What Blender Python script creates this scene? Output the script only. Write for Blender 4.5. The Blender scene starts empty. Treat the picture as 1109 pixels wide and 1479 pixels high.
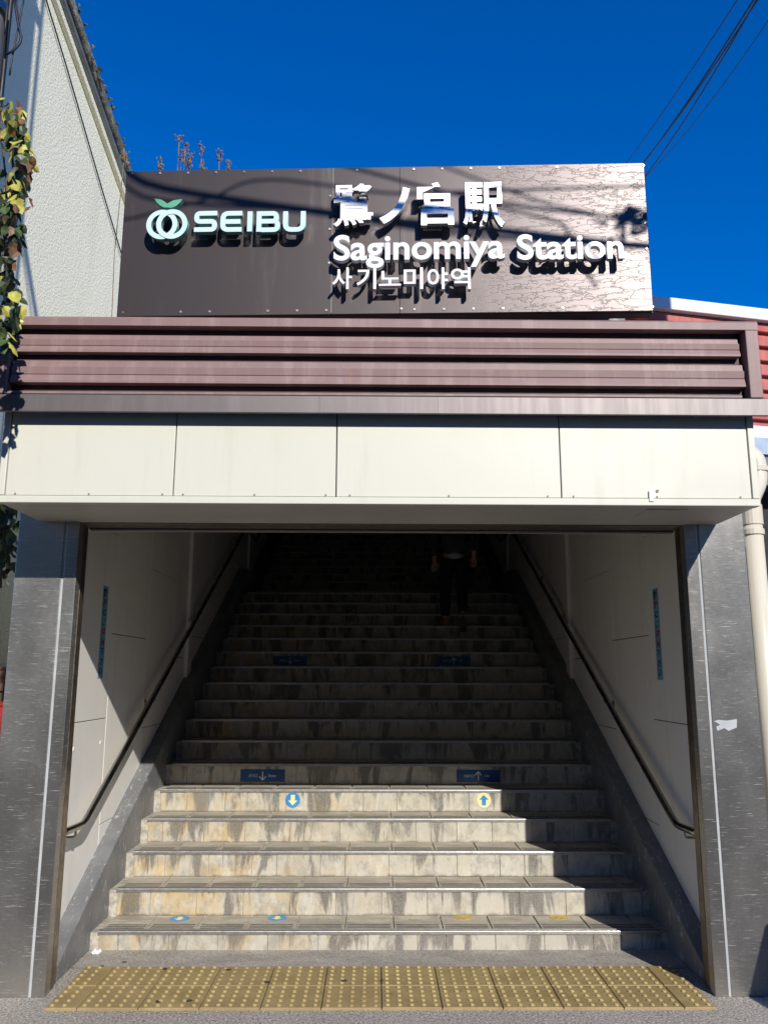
import bpy, bmesh, math, random
from mathutils import Vector, Matrix
R = math.radians
random.seed(7)
S = bpy.context.scene
COL = S.collection

# ------------------------------------------------------------------ camera
FPX, PITCH, YAW, ROLL = 1197.79, .1944, .0103, .0029
CAM = Vector((-.042, -5.0859, 1.624))
IW, IH = 1109, 1479
_cp, _sp, _cy, _sy = math.cos(PITCH), math.sin(PITCH), math.cos(YAW), math.sin(YAW)
FW = Vector((_sy*_cp, _cy*_cp, _sp)); _rt = Vector((_cy, -_sy, 0)); _up = _rt.cross(FW)
RT = _rt*math.cos(ROLL)+_up*math.sin(ROLL); UP = -_rt*math.sin(ROLL)+_up*math.cos(ROLL)
cam = bpy.data.cameras.new('camera'); camo = bpy.data.objects.new('camera', cam); COL.objects.link(camo)
cam.sensor_fit = 'HORIZONTAL'; cam.sensor_width = 36; cam.lens = 36*FPX/IW
cam.clip_start = .05; cam.clip_end = 3000
camo.matrix_world = Matrix(((RT.x, UP.x, -FW.x, CAM.x), (RT.y, UP.y, -FW.y, CAM.y), (RT.z, UP.z, -FW.z, CAM.z), (0, 0, 0, 1)))
S.camera = camo

# ------------------------------------------------------------------ light
SUN = Vector((-.38, 1, -.60))                       # direction the light travels
w = bpy.data.worlds.new('World'); S.world = w; w.use_nodes = True
wn = w.node_tree.nodes; wl = w.node_tree.links
sky = wn.new('ShaderNodeTexSky'); sky.sky_type = 'NISHITA'; sky.sun_disc = False
sky.sun_elevation = math.asin(-SUN.normalized().z); sky.sun_rotation = math.atan2(-SUN.x, -SUN.y)
sky.altitude = 500; sky.air_density = 1.3; sky.dust_density = .0; sky.ozone_density = 10.0
hs = wn.new('ShaderNodeHueSaturation'); hs.inputs['Saturation'].default_value = 1.22; hs.inputs['Hue'].default_value = .512
wl.new(sky.outputs[0], hs.inputs['Color']); wl.new(hs.outputs[0], wn['Background'].inputs[0]); wn['Background'].inputs[1].default_value = .15
sl = bpy.data.lights.new('sun', 'SUN'); sl.energy = 5.0; sl.angle = R(.53); sl.color = (1, .955, .88)
so = bpy.data.objects.new('sun', sl); COL.objects.link(so); so.location = (8, -20, 15)
so.rotation_euler = SUN.to_track_quat('-Z', 'Y').to_euler()
S.view_settings.view_transform = 'Standard'; S.view_settings.look = 'None'
S.view_settings.exposure = 0.0; S.view_settings.gamma = 1
S.render.engine = 'CYCLES'
S.cycles.max_bounces = 8; S.cycles.diffuse_bounces = 4

# ------------------------------------------------------------------ pixel helpers (photo pixels -> a point on a plane)
def ray(x, y): return FW + RT*((x-IW/2)/FPX) - UP*((y-IH/2)/FPX)
def at(x, y, ax, v):
    d = ray(x, y); return CAM + d*((v-CAM[ax])/d[ax])
def atp(x, y, p0, n):
    d = ray(x, y); return CAM + d*((p0-CAM).dot(n)/d.dot(n))

# ------------------------------------------------------------------ materials
class N:
    def __init__(s, name):
        s.m = bpy.data.materials.new(name); s.m.use_nodes = True
        s.t = s.m.node_tree; s.b = s.t.nodes['Principled BSDF']; s._pos = None
    def n(s, typ): return s.t.nodes.new(typ)
    def l(s, a, b): s.t.links.new(a, b)
    def pos(s):
        if s._pos is None: s._pos = s.n('ShaderNodeNewGeometry').outputs['Position']
        return s._pos
    def obj(s): return s.n('ShaderNodeTexCoord').outputs['Object']
    def rnd(s): return s.n('ShaderNodeObjectInfo').outputs['Random']
    def map(s, v, sc=(1, 1, 1), loc=(0, 0, 0), rot=(0, 0, 0)):
        q = s.n('ShaderNodeMapping'); s.l(v, q.inputs[0]); q.inputs['Scale'].default_value = sc
        q.inputs['Location'].default_value = loc; q.inputs['Rotation'].default_value = rot; return q.outputs[0]
    def noise(s, v, sc=5, det=4, ro=.55, dist=0):
        q = s.n('ShaderNodeTexNoise'); s.l(v, q.inputs['Vector']); q.inputs['Scale'].default_value = sc
        q.inputs['Detail'].default_value = det; q.inputs['Roughness'].default_value = ro; q.inputs['Distortion'].default_value = dist
        return q.outputs['Fac']
    def voro(s, v, sc=5, feat='F1'):
        q = s.n('ShaderNodeTexVoronoi'); q.feature = feat; s.l(v, q.inputs['Vector']); q.inputs['Scale'].default_value = sc
        return q.outputs['Distance']
    def ramp(s, f, a, b, lo=0, hi=1):
        q = s.n('ShaderNodeMapRange'); q.interpolation_type = 'SMOOTHSTEP'; s.l(f, q.inputs[0])
        for i, x in enumerate((a, b, lo, hi)): q.inputs[i+1].default_value = x
        return q.outputs[0]
    def mth(s, op, a, b=0.0):
        q = s.n('ShaderNodeMath'); q.operation = op
        for i, x in enumerate((a, b)):
            if isinstance(x, (int, float)): q.inputs[i].default_value = x
            else: s.l(x, q.inputs[i])
        return q.outputs[0]
    def mix(s, f, a, b, mode='MIX'):
        q = s.n('ShaderNodeMix'); q.data_type = 'RGBA'; q.blend_type = mode
        for i, x in ((0, f), (6, a), (7, b)):
            if isinstance(x, (int, float)): q.inputs[i].default_value = x
            elif isinstance(x, tuple): q.inputs[i].default_value = (x+(1,))[:4]
            else: s.l(x, q.inputs[i])
        return q.outputs[2]
    def sep(s, v):
        q = s.n('ShaderNodeSeparateXYZ'); s.l(v, q.inputs[0]); return q.outputs
    def set(s, name, x):
        if isinstance(x, (int, float)): s.b.inputs[name].default_value = x
        elif isinstance(x, tuple): s.b.inputs[name].default_value = x+(1,)
        else: s.l(x, s.b.inputs[name])
        return s
    def bump(s, h, strength=.3, dist=.01):
        q = s.n('ShaderNodeBump'); q.inputs['Strength'].default_value = strength; q.inputs['Distance'].default_value = dist
        s.l(h, q.inputs['Height']); s.l(q.outputs[0], s.b.inputs['Normal']); return s

def simple(name, c, rough=.6, metal=0., var=.12, sc=6, bump=0., bsc=60):
    k = N(name); f = k.noise(k.pos(), sc, 5, .6)
    d = tuple(x*(1-var) for x in c); l = tuple(min(1, x*(1+var)) for x in c)
    k.set('Base Color', k.mix(k.ramp(f, .3, .7), d, l)); k.set('Metallic', metal)
    k.set('Roughness', k.ramp(k.noise(k.pos(), sc*2.3, 4), .3, .7, max(.03, rough-.07), min(1, rough+.07)))
    if bump: k.bump(k.noise(k.pos(), bsc, 4), bump, .004)
    return k.m

MT = {}
def painted(name, c, dirt, amt=.35, rough=.42, streak=(7, 7, .6)):
    k = N(name); p = k.pos()
    st = k.ramp(k.noise(k.map(p, streak), 1.6, 6, .62), .50, .80)
    cl = k.ramp(k.noise(p, 2.2, 5, .6), .35, .75)
    fi = k.ramp(k.noise(p, 90, 2), .62, .78)
    c1 = k.mix(k.mth('MULTIPLY', st, amt), c, dirt)
    c2 = k.mix(k.mth('MULTIPLY', cl, .18), c1, tuple(x*.8 for x in c))
    k.set('Base Color', k.mix(k.mth('MULTIPLY', fi, .12), c2, dirt)); k.set('Roughness', k.ramp(cl, 0, 1, rough-.06, rough+.1))
    k.bump(k.noise(p, 240, 2), .05, .002)
    return k.m
MT['cream'] = painted('cream_paint', (.655, .65, .565), (.40, .38, .31), .22)
MT['soffit'] = painted('soffit_paint', (.60, .57, .49), (.36, .33, .27), .3)
MT['wall'] = painted('stair_wall_paint', (.88, .85, .79), (.5, .47, .41), .22, .38, (5, 5, .4))
MT['ceiling'] = painted('ceiling_board', (.30, .29, .27), (.2, .19, .17), .3)
MT['pipe'] = painted('drainpipe_paint', (.64, .60, .50), (.36, .30, .2), .3, .4, (20, 20, 1))
MT['white'] = painted('white_wall_paint', (.76, .77, .76), (.5, .5, .48), .2)
MT['pale_blue'] = simple('pale_blue_board', (.36, .45, .56), .4)

k = N('brown_sheet'); p = k.pos()
st = k.ramp(k.noise(k.map(p, (9, 9, .5)), 1.5, 6, .65), .45, .8)
ru = k.ramp(k.noise(k.map(p, (2.6, 2, .5), (3.1, 0, 0)), 1.3, 6, .7), .62, .74)
fl = k.ramp(k.noise(p, 60, 3, .7), .64, .74)
c = k.mix(st, (.255, .165, .162), (.345, .25, .24)); c = k.mix(k.mth('MULTIPLY', ru, .55), c, (.40, .21, .11))
k.set('Base Color', k.mix(k.mth('MULTIPLY', fl, .5), c, (.13, .09, .085))); k.set('Roughness', .5); k.set('Specular IOR Level', .35)
k.bump(k.noise(k.map(p, (3, 3, 9)), 3, 3), .08, .01); MT['brown'] = k.m
MT['brown_dark'] = simple('brown_back', (.05, .032, .035), .6)

k = N('drip_strip'); p = k.pos()
st = k.ramp(k.noise(k.map(p, (8, 8, .8)), 1.5, 6, .65), .45, .75)
k.set('Base Color', k.mix(st, (.185, .165, .165), (.215, .195, .195))); k.set('Metallic', .6)
k.set('Roughness', k.ramp(k.noise(k.map(p, (14, 14, 1)), 2, 4), .3, .7, .47, .53)); MT['strip'] = k.m

def steel(name, base=(.46, .46, .46), rough=.30, vert=False):
    k = N(name); p = k.pos()
    sc = (30, 30, 700) if not vert else (700, 700, 12)
    br = k.noise(k.map(p, sc), 1, 3, .6)
    scr = k.ramp(k.noise(k.map(p, (5, 5, 190), (0, 0, 2.3)), 1.4, 5, .75), .585, .66)
    blo = k.ramp(k.noise(k.map(p, (1, 1, .7)), 3.2, 5, .6), .3, .75)
    fine = k.ramp(k.noise(k.map(p, (45, 45, 160)), 1, 4, .8), .63, .70)
    k.set('Metallic', k.mth('SUBTRACT', .86, k.mth('MULTIPLY', scr, .4)))
    c = k.mix(blo, tuple(x*.82 for x in base), base)
    c = k.mix(k.mth('MULTIPLY', k.mth('MAXIMUM', scr, fine), .8), c, (.95, .95, .93))
    k.set('Base Color', c)
    rr = k.mth('ADD', k.ramp(br, .3, .7, rough-.05, rough+.05), k.mth('MULTIPLY', k.mth('ADD', scr, blo), .09))
    k.set('Roughness', rr); k.set('Anisotropic', .55)
    k.bump(br, .05, .002); return k.m
MT['steel'] = steel('brushed_stainless', (.48, .46, .425), .32)
MT['steel_band'] = steel('stainless_band', (.39, .375, .345), .36)
MT['sealant'] = simple('grey_sealant', (.42, .44, .46), .6)
MT['guide'] = simple('shutter_guide', (.20, .165, .125), .38, .75, .25, 20)
MT['guide_black'] = simple('guide_slot', (.012, .012, .013), .6)
MT['rail'] = simple('handrail_steel', (.40, .39, .37), .27, 1., .04, 1.5)
MT['black'] = simple('black_rubber', (.02, .02, .022), .6)

k = N('sign_sheet'); p = k.pos(); zz = k.sep(p)
cr_v = k.map(p, (4.5, 1, 24)); wob = k.noise(k.map(p, (4, 1, 5)), 3, 3)
q = k.n('ShaderNodeVectorMath'); q.operation = 'ADD'; k.l(cr_v, q.inputs[0])
q2 = k.n('ShaderNodeTexNoise'); k.l(k.map(p, (6, 1, 15)), q2.inputs['Vector']); q2.inputs['Scale'].default_value = 2.2; q2.inputs['Detail'].default_value = 4
q3 = k.n('ShaderNodeVectorMath'); q3.operation = 'SCALE'; k.l(q2.outputs['Color'], q3.inputs[0]); q3.inputs['Scale'].default_value = 1.7
k.l(q3.outputs[0], q.inputs[1])
crack = k.ramp(k.voro(q.outputs[0], 1.15, 'DISTANCE_TO_EDGE'), .012, .05, 1, 0)
area = k.mth('MULTIPLY', k.ramp(zz[0], .35, .75), k.ramp(wob, .28, .42))
crk = k.mth('MULTIPLY', crack, k.mth('MAXIMUM', area, .0))
dust = k.ramp(k.noise(k.map(p, (6, 6, .5)), 1.3, 6, .7), .52, .8)
scr = k.ramp(k.noise(k.map(p, (6, 6, 40), (0, 0, 0), (0, .35, 0)), 1.5, 5, .8), .68, .73)
c = k.mix(k.mth('MULTIPLY', dust, .3), (.105, .09, .09), (.22, .20, .19))
c = k.mix(k.mth('MULTIPLY', scr, .2), c, (.34, .32, .31))
k.set('Base Color', k.mix(k.mth('MULTIPLY', crk, .75), c, (.05, .045, .04)))
k.set('Metallic', .72); k.set('Roughness', k.mth('ADD', .385, k.mth('MULTIPLY', dust, .12)))
k.bump(k.mth('SUBTRACT', k.mth('MULTIPLY', k.noise(p, 3.5, 2), .5), k.mth('MULTIPLY', crk, .25)), .18, .01); MT['sign'] = k.m
MT['sign_edge'] = simple('sign_edge', (.06, .05, .05), .5, .3)
MT['bolt'] = simple('bolt', (.5, .5, .5), .35, .8)
MT['letter_white'] = simple('letter_white', (.84, .85, .86), .35, 0, .03)
MT['letter_side'] = simple('letter_side', (.42, .44, .44), .35, .6, .05)
k = N('letter_steel'); k.set('Metallic', 1.); k.set('Base Color', (.90, .91, .93)); k.set('Roughness', .36); k.bump(k.noise(k.pos(), 5, 1), .07, .02); MT['letter_steel'] = k.m
MT['logo_aqua'] = simple('logo_aqua', (.60, .80, .83), .35, 0, .03)
MT['logo_edge'] = simple('logo_edge', (.20, .38, .36), .4, 0, .03)
MT['logo_leaf'] = simple('logo_leaf', (.13, .42, .27), .35, 0, .05)

# stair materials
k = N('riser_tile'); p = k.pos(); xyz = k.sep(p)
left = k.ramp(xyz[0], -1.7, .6, 1, .12)
och = k.mth('MULTIPLY', k.ramp(k.noise(k.map(p, (3.5, 5, 3)), 1.4, 5, .65), .38, .62), left)
c = k.mix(och, (.50, .47, .395), (.50, .36, .175))
c = k.mix(k.mth('MULTIPLY', k.ramp(k.noise(k.map(p, (9, 4, 4)), 2, 5, .7), .50, .66), .55), c, (.62, .59, .50))
ht = k.mth('FRACT', k.mth('DIVIDE', k.mth('SUBTRACT', xyz[2], .108), .16))       # 0 at the tread below, 1 under the nosing
drip = k.noise(k.map(p, (5.2, 9, .9)), 1, 5, .68, .6)
th = k.mth('SUBTRACT', drip, k.mth('MULTIPLY', k.mth('SUBTRACT', 1.0, ht), .075))
gr = k.ramp(th, .455, .545)
spk = k.ramp(k.noise(p, 170, 3, .6), .32, .68)
gr = k.mth('MULTIPLY', gr, k.mth('ADD', .55, k.mth('MULTIPLY', spk, .38)))
base = k.mth('MULTIPLY', k.ramp(ht, .0, .14, 1, 0), k.ramp(k.noise(p, 14, 4), .4, .6))
gr = k.mth('MAXIMUM', gr, k.mth('MULTIPLY', base, .6))
br = k.ramp(k.noise(k.map(p, (8, 5, 1.8), (4, 2, 1)), 1.2, 5, .7), .60, .68)
c = k.mix(k.mth('MULTIPLY', k.mth('MULTIPLY', br, left), .8), c, (.26, .155, .07))
gb = k.ramp(k.noise(k.map(p, (7, 6, 5), (1, 5, 2)), 1.5, 6, .75), .46, .66)
c = k.mix(k.mth('MULTIPLY', gb, .62), c, (.25, .235, .20))
c = k.mix(gr, c, (.085, .08, .072))
k.set('Base Color', k.mix(k.ramp(k.rnd(), 0, 1, 0, .22), c, (.30, .28, .24)))
k.set('Roughness', .62); k.bump(k.noise(p, 45, 5, .7), .35, .004); MT['riser'] = k.m

k = N('tread_tile'); p = k.pos()
a = k.ramp(k.noise(k.map(p, (2.5, 6, 1)), 1.6, 6, .65), .35, .68); b = k.ramp(k.noise(p, 60, 4, .7), .4, .65)
c = k.mix(a, (.34, .305, .24), (.56, .51, .41)); c = k.mix(k.mth('MULTIPLY', b, .40), c, (.22, .195, .155))
k.set('Base Color', k.mix(k.ramp(k.rnd(), 0, 1, 0, .3), c, (.40, .37, .32))); k.set('Roughness', .6); k.bump(k.noise(p, 90, 4), .3, .003); MT['tread'] = k.m
MT['rib'] = simple('tread_rib', (.10, .09, .078), .6, 0, .3, 30, .2)
MT['mortar'] = simple('mortar', (.40, .37, .31), .85, 0, .3, 25, .4)
MT['nosing'] = simple('nosing_metal', (.44, .43, .41), .42, .85, .12, 30)
MT['nosing_line'] = simple('nosing_insert', (.10, .10, .10), .5, .2, .2, 25)
k = N('stringer_paint'); p = k.pos()
scf = k.ramp(k.noise(k.map(p, (30, 14, 9), (0, 0, 0), (.5, 0, 0)), 1.4, 6, .8), .57, .63)
low = k.ramp(k.noise(p, 3, 4), .4, .6)
c = k.mix(low, (.155, .16, .165), (.205, .208, .21)); c = k.mix(k.mth('MULTIPLY', scf, .7), c, (.52, .52, .5))
k.set('Base Color', c); k.set('Roughness', .5); k.bump(k.noise(p, 60, 4), .15, .004); MT['stringer'] = k.m

# ground
k = N('asphalt'); p = k.pos()
v = k.voro(p, 130); sp = k.ramp(k.noise(p, 85, 3, .7), .52, .62); dk = k.ramp(k.noise(k.map(p, (1, 1, 1), (5, 3, 1)), 70, 3, .7), .38, .48, 1, 0)
big = k.ramp(k.noise(p, 1.2, 5, .6), .3, .7)
c = k.mix(big, (.33, .295, .25), (.41, .37, .32)); c = k.mix(k.mth('MULTIPLY', sp, .8), c, (.78, .73, .64)); c = k.mix(k.mth('MULTIPLY', dk, .7), c, (.05, .047, .045))
k.set('Base Color', c); k.set('Roughness', .85); k.bump(k.noise(p, 85, 4, .75), .8, .009); MT['asphalt'] = k.m
k = N('apron_mortar'); p = k.pos()
sp = k.ramp(k.noise(p, 85, 4, .8), .47, .60); wh = k.ramp(k.noise(k.map(p, (1, 1, 1), (7, 2, 0)), 80, 3, .8), .54, .64); big = k.ramp(k.noise(k.map(p, (1.5, 3, 1)), 2, 5, .65), .35, .68)
c = k.mix(big, (.33, .30, .255), (.46, .42, .36)); c = k.mix(k.mth('MULTIPLY', sp, .6), c, (.14, .13, .12)); c = k.mix(k.mth('MULTIPLY', wh, .6), c, (.62, .59, .54))
k.set('Base Color', c); k.set('Roughness', .85); k.bump(k.noise(p, 85, 4, .8), .7, .008); MT['apron'] = k.m
k = N('tactile_yellow'); p = k.pos(); hz = k.sep(p)[2]
d = k.ramp(k.noise(k.map(p, (2.4, 3, 1)), 2, 6, .65), .36, .66); f = k.ramp(k.noise(p, 120, 3, .7), .45, .62); dl = k.ramp(k.noise(p, 9, 5, .7), .62, .70)
c = k.mix(d, (.30, .215, .085), (.40, .30, .125)); c = k.mix(k.mth('MULTIPLY', f, .35), c, (.22, .165, .08)); c = k.mix(k.mth('MULTIPLY', dl, .55), c, (.12, .09, .05))
worn = k.ramp(hz, .0168, .0178)
c = k.mix(k.mth('MULTIPLY', worn, .85), c, (.78, .64, .27))
k.set('Base Color', k.mix(k.ramp(k.rnd(), 0, 1, 0, .25), c, (.33, .24, .11))); k.set('Roughness', .6); k.bump(k.noise(p, 110, 4), .2, .003); MT['tactile'] = k.m
MT['gum'] = simple('black_gum', (.05, .045, .04), .8)
MT['paper'] = simple('paper_white', (.8, .8, .8), .7)

# stucco building
k = N('stucco'); p = k.pos()
h = k.noise(p, 52, 4, .6); st = k.ramp(k.noise(k.map(p, (2, 2, .35)), 1.3, 5, .6), .48, .75)
c = k.mix(k.mth('MULTIPLY', st, .45), (.88, .85, .655), (.68, .67, .47))
k.set('Base Color', c); k.set('Roughness', .85); k.bump(h, .55, .02); MT['stucco'] = k.m
k = N('mossy_coping'); p = k.pos()
a = k.ramp(k.noise(p, 9, 6, .7), .42, .60); b = k.ramp(k.noise(p, 30, 5, .7), .5, .64)
c = k.mix(a, (.12, .115, .09), (.30, .29, .24)); c = k.mix(b, c, (.07, .075, .035)); k.set('Base Color', c); k.set('Roughness', .9); k.bump(a, .5, .02); MT['coping'] = k.m
MT['gutter'] = simple('gutter_metal', (.20, .22, .23), .45, .4, .2)
k = N('red_roof_sheet'); p = k.pos()
a = k.ramp(k.noise(k.map(p, (3, 3, .5)), 2, 5, .65), .4, .7); k.set('Base Color', k.mix(a, (.42, .085, .075), (.55, .16, .13))); k.set('Roughness', .5); MT['red'] = k.m
MT['dark'] = simple('dark_interior', (.018, .018, .02), .8)
MT['pole'] = simple('pole_concrete', (.16, .15, .14), .8, 0, .2, 8, .2)
MT['cable'] = simple('cable_black', (.012, .012, .014), .5)
MT['navybox'] = simple('navy_box', (.03, .045, .08), .4, .1)
MT['wood'] = simple('brown_wood', (.10, .055, .04), .6, 0, .3, 12)
MT['redplastic'] = simple('red_plastic', (.30, .03, .025), .4)
MT['cover'] = simple('grey_cover', (.22, .23, .24), .55, 0, .1)
MT['tile_wall'] = simple('street_wall', (.22, .19, .165), .8, 0, .15, 3)
MT['glass'] = simple('window_glass', (.03, .035, .045), .08)
MT['roof'] = simple('grey_roof', (.12, .12, .13), .6)
MT['blue'] = simple('blue_plate', (.012, .075, .22), .35)
MT['bluec'] = simple('blue_sticker', (.035, .25, .52), .4)
MT['yellowc'] = simple('cream_sticker', (.78, .68, .36), .5)
MT['yel_worn'] = simple('worn_yellow_sticker', (.48, .36, .10), .6, 0, .3, 60)
MT['plate_white'] = simple('plate_lettering', (.72, .74, .76), .5)
MT['sticker_blue'] = simple('notice_blue', (.16, .36, .52), .45)
MT['ink_red'] = simple('ink_red', (.30, .02, .05), .5)
MT['ink_navy'] = simple('ink_navy', (.03, .02, .07), .5)
MT['leaf_g'] = simple('leaf_green', (.07, .115, .032), .45, 0, .3, 40)
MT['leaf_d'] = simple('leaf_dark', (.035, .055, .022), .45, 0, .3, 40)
MT['leaf_y'] = simple('leaf_yellow', (.42, .40, .07), .5, 0, .25, 40)
MT['leaf_b'] = simple('leaf_brown', (.17, .09, .04), .6, 0, .3, 40)
MT['leaf_r'] = simple('leaf_red', (.32, .13, .11), .55, 0, .2, 40)
for q in ('leaf_g', 'leaf_d', 'leaf_y'):
    b_ = MT[q].node_tree.nodes['Principled BSDF']; b_.inputs['Transmission Weight'].default_value = 0
MT['stem'] = simple('vine_stem', (.10, .075, .05), .8)
MT['dry'] = simple('dry_weed', (.24, .17, .10), .85, 0, .35, 60)
MT['skin'] = simple('skin', (.52, .31, .22), .5, 0, .06)
MT['jacket'] = simple('jacket_cloth', (.055, .06, .07), .85, 0, .2, 20)
MT['trouser'] = simple('trouser_cloth', (.012, .014, .03), .85, 0, .2, 20)
MT['shirt'] = simple('shirt_cloth', (.6, .6, .58), .8, 0, .06)
MT['shoe'] = simple('shoe_tan', (.36, .19, .05), .6, 0, .2, 20)
MT['sole'] = simple('shoe_sole', (.12, .09, .05), .7)
MT['hair'] = simple('hair_black', (.012, .011, .01), .5)
MT['bag'] = simple('bag_black', (.014, .016, .022), .7)

# ------------------------------------------------------------------ object helpers
def tag(o, label=None, cat=None, group=None, kind=None):
    if label: o['label'] = label
    if cat: o['category'] = cat
    if group: o['group'] = group
    if kind: o['kind'] = kind
    return o
def empty(name, loc=(0, 0, 0), label=None, cat=None, group=None, kind=None):
    o = bpy.data.objects.new(name, None); COL.objects.link(o); o.location = loc
    return tag(o, label, cat, group, kind)
def link(name, me, parent=None, loc=(0, 0, 0), rot=(0, 0, 0), scale=(1, 1, 1)):
    """loc is a world position: parents are unrotated, unscaled Empties or meshes at known spots"""
    o = bpy.data.objects.new(name, me); COL.objects.link(o)
    o.location = loc; o.rotation_euler = rot; o.scale = scale
    if parent is not None:
        o.parent = parent; o.matrix_parent_inverse = wm(parent).inverted()
    return o
def wm(o):
    m = o.matrix_basis
    if o.parent is not None: m = wm(o.parent) @ o.matrix_parent_inverse @ m
    return m
class MB:
    def __init__(s): s.v = []; s.f = []; s.mi = []
    def face(s, idx, m=0): s.f.append(idx); s.mi.append(m)
    def add(s, vs, fs, m=0):
        o = len(s.v); s.v += [tuple(q) for q in vs]
        for f in fs: s.f.append([i+o for i in f]); s.mi.append(m)
        return s
    def box(s, x0, x1, y0, y1, z0, z1, m=0):
        return s.add([(x0, y0, z0), (x1, y0, z0), (x1, y1, z0), (x0, y1, z0), (x0, y0, z1), (x1, y0, z1), (x1, y1, z1), (x0, y1, z1)],
                     [(0, 3, 2, 1), (4, 5, 6, 7), (0, 1, 5, 4), (1, 2, 6, 5), (2, 3, 7, 6), (3, 0, 4, 7)], m)
    def extr(s, poly, a, b, axis='X', m=0):
        """polygon extruded along an axis; poly given in the two remaining coordinates"""
        n = len(poly)
        def P(q, t): return {'X': (t, q[0], q[1]), 'Y': (q[0], t, q[1]), 'Z': (q[0], q[1], t)}[axis]
        vs = [P(q, a) for q in poly]+[P(q, b) for q in poly]
        fs = [tuple(range(n))[::-1], tuple(range(n, 2*n))]+[(i, (i+1) % n, n+(i+1) % n, n+i) for i in range(n)]
        return s.add(vs, fs, m)
    def tube(s, pts, r, seg=10, m=0, caps=True):
        pts = [Vector(q) for q in pts]; n = len(pts); rs = r if isinstance(r, (list, tuple)) else [r]*n
        o = len(s.v); ref = None
        for i in range(n):
            d = (pts[min(i+1, n-1)]-pts[max(i-1, 0)]).normalized()
            if ref is None: ref = Vector((0, 0, 1)) if abs(d.z) < .9 else Vector((1, 0, 0))
            a = d.cross(ref).normalized(); ref = a.cross(d).normalized(); b = ref
            for j in range(seg):
                t = 2*math.pi*j/seg; s.v.append(tuple(pts[i]+a*(rs[i]*math.cos(t))+b*(rs[i]*math.sin(t))))
        for i in range(n-1):
            for j in range(seg):
                s.face([o+i*seg+j, o+i*seg+(j+1) % seg, o+(i+1)*seg+(j+1) % seg, o+(i+1)*seg+j], m)
        if caps:
            s.face([o+j for j in range(seg)], m); s.face([o+(n-1)*seg+j for j in range(seg)][::-1], m)
        return s
    def mesh(s, name, mats, smooth=False, fix=True):
        me = bpy.data.meshes.new(name); me.from_pydata(s.v, [], s.f)
        for q in (mats if isinstance(mats, (list, tuple)) else [mats]): me.materials.append(q)
        for pl, i in zip(me.polygons, s.mi): pl.material_index = i; pl.use_smooth = smooth
        if fix:
            bm = bmesh.new(); bm.from_mesh(me); bmesh.ops.recalc_face_normals(bm, faces=bm.faces); bm.to_mesh(me); bm.free()
        me.update(); return me
    def build(s, name, mats, parent=None, smooth=False, bevel=0, seg=2, loc=(0, 0, 0)):
        o = link(name, s.mesh(name, mats, smooth), parent, loc)
        if bevel:
            b = o.modifiers.new('bevel', 'BEVEL'); b.width = bevel; b.segments = seg; b.limit_method = 'ANGLE'; b.angle_limit = R(40)
        if smooth and not bevel: pass
        return o
def B(name, dims, mat, parent, bevel=.003, seg=2): return MB().box(*dims).build(name, mat, parent, bevel=bevel, seg=seg)
def round_path(pts, r, n=5):
    """polyline with its inner corners rounded"""
    pts = [Vector(q) for q in pts]; out = [pts[0]]
    for i in range(1, len(pts)-1):
        a = (pts[i-1]-pts[i]); b = (pts[i+1]-pts[i]); ra = min(r, a.length*.45, b.length*.45)
        p0 = pts[i]+a.normalized()*ra; p2 = pts[i]+b.normalized()*ra
        for j in range(n+1):
            t = j/n; out.append(p0*(1-t)**2+pts[i]*2*t*(1-t)+p2*t*t)
    out.append(pts[-1]); return out

# ------------------------------------------------------------------ ground
tag(MB().add([(-400, -400, 0), (400, -400, 0), (400, 400, 0), (-400, 400, 0)], [(0, 1, 2, 3)]).build('ground', MT['asphalt']), kind='structure')
rk = N('low_bounce_asphalt'); pq = rk.pos(); rk.set('Base Color', rk.mix(rk.ramp(rk.noise(pq, 90, 4, .7), .4, .65), (.035, .035, .036), (.075, .073, .07))); rk.set('Roughness', .9); rk.bump(rk.noise(pq, 110, 3), .5, .006)
tag(MB().add([(-60, -13.5, .004), (60, -13.5, .004), (60, -2.1, .004), (-60, -2.1, .004)], [(0, 1, 2, 3)]).build('bounce_cut_sheet', rk.m), kind='structure')  # unseen dark sheet, added to cut sunlight bouncing into the stair hall
tag(MB().add([(-60, -2.45, .008), (60, -2.45, .008), (60, -2.30, .008), (-60, -2.30, .008)], [(0, 1, 2, 3)]).build('road_edge_line', MT['white']), kind='structure')
tag(MB().add([(-1.74, -.005, .004), (1.74, -.005, .004), (1.74, .33, .004), (-1.74, .33, .004)], [(0, 1, 2, 3)]).build('entrance_apron', MT['apron']), kind='structure')

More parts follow.
